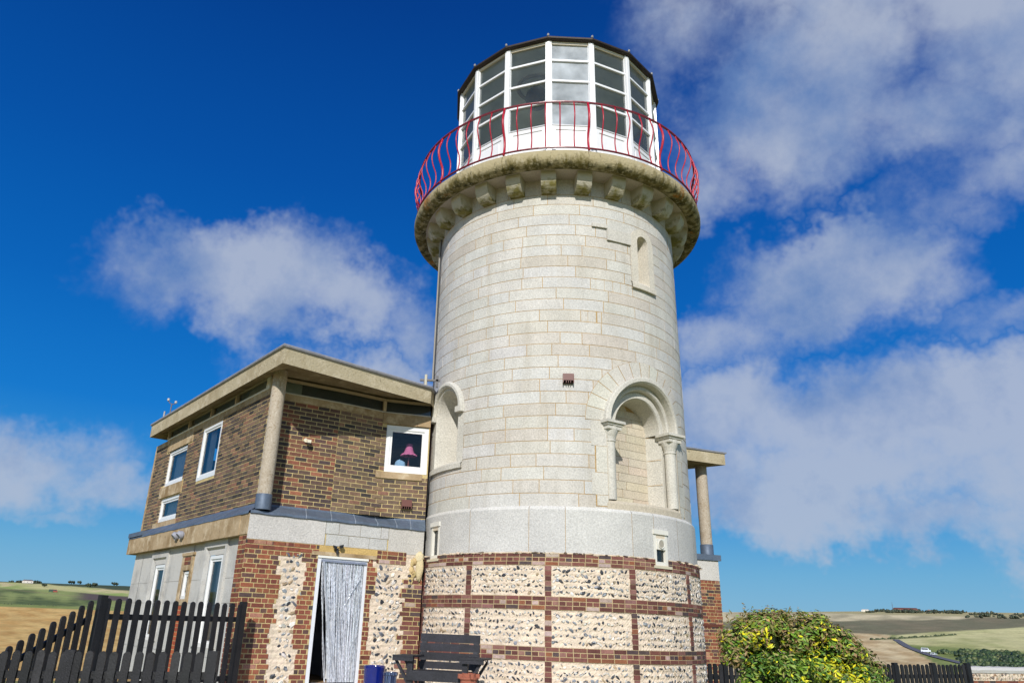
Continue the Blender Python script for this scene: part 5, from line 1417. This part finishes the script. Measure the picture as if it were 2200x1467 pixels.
bgr = N.new('ShaderNodeBackground'); L.new(rmp.outputs[0], bgr.inputs['Color'])
away = N.new('ShaderNodeMapRange'); away.inputs[1].default_value = -.3; away.inputs[2].default_value = .35; away.inputs[3].default_value = .25; away.inputs[4].default_value = .94
L.new(math_('ADD', sp0.outputs[1], 0.0), away.inputs[0])
bg = N.new('ShaderNodeMixShader'); L.new(away.outputs[0], bg.inputs[0]); L.new(bgn.outputs[0], bg.inputs[1]); L.new(bgr.outputs[0], bg.inputs[2])
warp = N.new('ShaderNodeTexNoise'); warp.inputs['Scale'].default_value = 3.2; warp.inputs['Detail'].default_value = 6; warp.inputs['Roughness'].default_value = .68
L.new(tc.outputs['Generated'], warp.inputs[0])
sub = N.new('ShaderNodeVectorMath'); sub.operation = 'SUBTRACT'; sub.inputs[1].default_value = (.5, .5, .5); L.new(warp.outputs['Color'], sub.inputs[0])
scl = N.new('ShaderNodeVectorMath'); scl.operation = 'SCALE'; scl.inputs['Scale'].default_value = .32; L.new(sub.outputs[0], scl.inputs[0])
add = N.new('ShaderNodeVectorMath'); add.operation = 'ADD'; L.new(tc.outputs['Generated'], add.inputs[0]); L.new(scl.outputs[0], add.inputs[1])
sep = N.new('ShaderNodeSeparateXYZ'); L.new(add.outputs[0], sep.inputs[0])
az = math_('MULTIPLY', math_('ARCTAN2', sep.outputs[0], sep.outputs[1]), 180 / pi)
hl_ = math_('SQRT', math_('ADD', math_('MULTIPLY', sep.outputs[0], sep.outputs[0]), math_('MULTIPLY', sep.outputs[1], sep.outputs[1])))
el = math_('MULTIPLY', math_('ARCTAN2', sep.outputs[2], hl_), 180 / pi)
CL = [
    (36, 47, 26, 10, 1.0), (20, 41, 9, 6, .7), (27, 37, 12, 8, 1.0), (46, 38.5, 17, 8.5, 1.0), (36, 34, 10, 5, .8), (22, 33, 8, 4, .6), (40, 30, 8, 4, .6),
    (-17.5, 24.2, 12.5, 6.4, 1.0), (-10.5, 22.5, 8, 4.6, .95), (-5, 21, 4.5, 3.6, .55), (-20, 27.5, 6, 2.6, .6),
    (27.5, 24.5, 11, 5.5, .95), (20, 21.5, 7, 4.5, .7), (36, 28, 7, 3.5, .5),
    (21, 15.5, 9, 5.2, .95), (32, 12.5, 14, 5.4, 1.0), (26, 8.2, 13, 4.6, .9), (38, 9, 9, 4.6, .85), (20.5, 10.5, 8, 5.5, .95), (30, 14, 15, 6, 1.0), (24, 8, 11, 4, .9),
    (-33, 8.6, 11, 5.4, 1.0), (-26.5, 7.0, 7, 3.4, .8), (-29, 4.2, 6, 1.2, .5), (-8, 16, 11, 4., .8), (-13, 17.5, 7, 2.5, .6),
    (29, 9.5, 12, 4.4, 1.0), (33, 6.2, 14, 2.8, .8), (22, 6.5, 6, 2.2, .5), (-31, 6.5, 7, 2.0, .6), (37, 20.5, 6, 2.2, .4), (80, 30, 16, 8, 1), (-75, 24, 16, 7, 1), (120, 20, 22, 7, 1), (180, 45, 22, 9, .8), (-130, 30, 24, 9, 1)]
acc = None
for a, e, wa, we, k in CL:
    dx = math_('DIVIDE', math_('SUBTRACT', az, a), wa); dy = math_('DIVIDE', math_('SUBTRACT', el, e), we)
    r2 = math_('ADD', math_('MULTIPLY', dx, dx), math_('MULTIPLY', dy, dy))
    v = math_('MULTIPLY', math_('SUBTRACT', 1.0, r2, True), k)
    acc = v if acc is None else math_('MAXIMUM', acc, v)
det = N.new('ShaderNodeTexNoise'); det.inputs['Scale'].default_value = 5; det.inputs['Detail'].default_value = 10; det.inputs['Roughness'].default_value = .62
L.new(tc.outputs['Generated'], det.inputs[0])
dn = math_('MULTIPLY', math_('SUBTRACT', det.outputs['Fac'], .5), 1.9)
dens = math_('ADD', acc, math_('MULTIPLY', dn, math_('MINIMUM', math_('MULTIPLY', acc, 2.5), 1.0)))
mr = N.new('ShaderNodeMapRange'); mr.interpolation_type = 'SMOOTHSTEP'; mr.inputs[1].default_value = .03; mr.inputs[2].default_value = .9; mr.inputs[3].default_value = 0; mr.inputs[4].default_value = .84
L.new(dens, mr.inputs[0])
# cloud colour: whiter tops, violet grey body
n3 = N.new('ShaderNodeTexNoise'); n3.inputs['Scale'].default_value = 6.; n3.inputs['Detail'].default_value = 9; n3.inputs['Roughness'].default_value = .6; L.new(tc.outputs['Generated'], n3.inputs[0])
cr = N.new('ShaderNodeValToRGB'); cr.color_ramp.elements[0].position = .36; cr.color_ramp.elements[0].color = (*S(112, 142, 190), 1); cr.color_ramp.elements[1].position = .62; cr.color_ramp.elements[1].color = (*S(178, 189, 209), 1)
L.new(math_('ADD', n3.outputs['Fac'], math_('MULTIPLY', math_('SUBTRACT', 1.0, math_('DIVIDE', el, 26.0), True), .20)), cr.inputs[0])
bg2 = N.new('ShaderNodeBackground'); bg2.inputs['Strength'].default_value = 1.0; L.new(cr.outputs[0], bg2.inputs['Color'])
mix = N.new('ShaderNodeMixShader'); L.new(mr.outputs[0], mix.inputs[0]); L.new(bg.outputs[0], mix.inputs[1]); L.new(bg2.outputs[0], mix.inputs[2]); L.new(mix.outputs[0], out.inputs[0])
from mathutils import Vector, Matrix
sl = bpy.data.lights.new('sun', 'SUN'); sl.energy = 4.25; sl.angle = radians(.5); sl.color = (1.0, .962, .905)
so = bpy.data.objects.new('sun', sl); COL.objects.link(so)
sv = Vector((sin(radians(SUN_AZ)) * cos(radians(SUN_EL)), cos(radians(SUN_AZ)) * cos(radians(SUN_EL)), sin(radians(SUN_EL))))
so.rotation_euler = sv.to_track_quat('Z', 'Y').to_euler(); so.location = sv * 60
cd = bpy.data.cameras.new('camera'); co_ = bpy.data.objects.new('camera', cd); COL.objects.link(co_)
cd.sensor_width = 36; cd.lens = 36 * 1579.82 / 2200; cd.shift_x = 85.36 / 2200; cd.clip_end = 12000; cd.clip_start = .05
PI_, RO_ = .3671, .0379
fwd = Vector((0, cos(PI_), sin(PI_))); up0 = Vector((0, -sin(PI_), cos(PI_))); r0 = Vector((1, 0, 0))
rt = r0 * cos(RO_) + up0 * sin(RO_); up = -r0 * sin(RO_) + up0 * cos(RO_)
co_.matrix_world = Matrix(((rt.x, up.x, -fwd.x, 0), (rt.y, up.y, -fwd.y, 0), (rt.z, up.z, -fwd.z, 0), (0, 0, 0, 1)))
scene.camera = co_
scene.view_settings.view_transform = 'Standard'; scene.view_settings.look = 'None'; scene.view_settings.exposure = 0; scene.view_settings.gamma = 1
scene.render.engine = 'CYCLES'
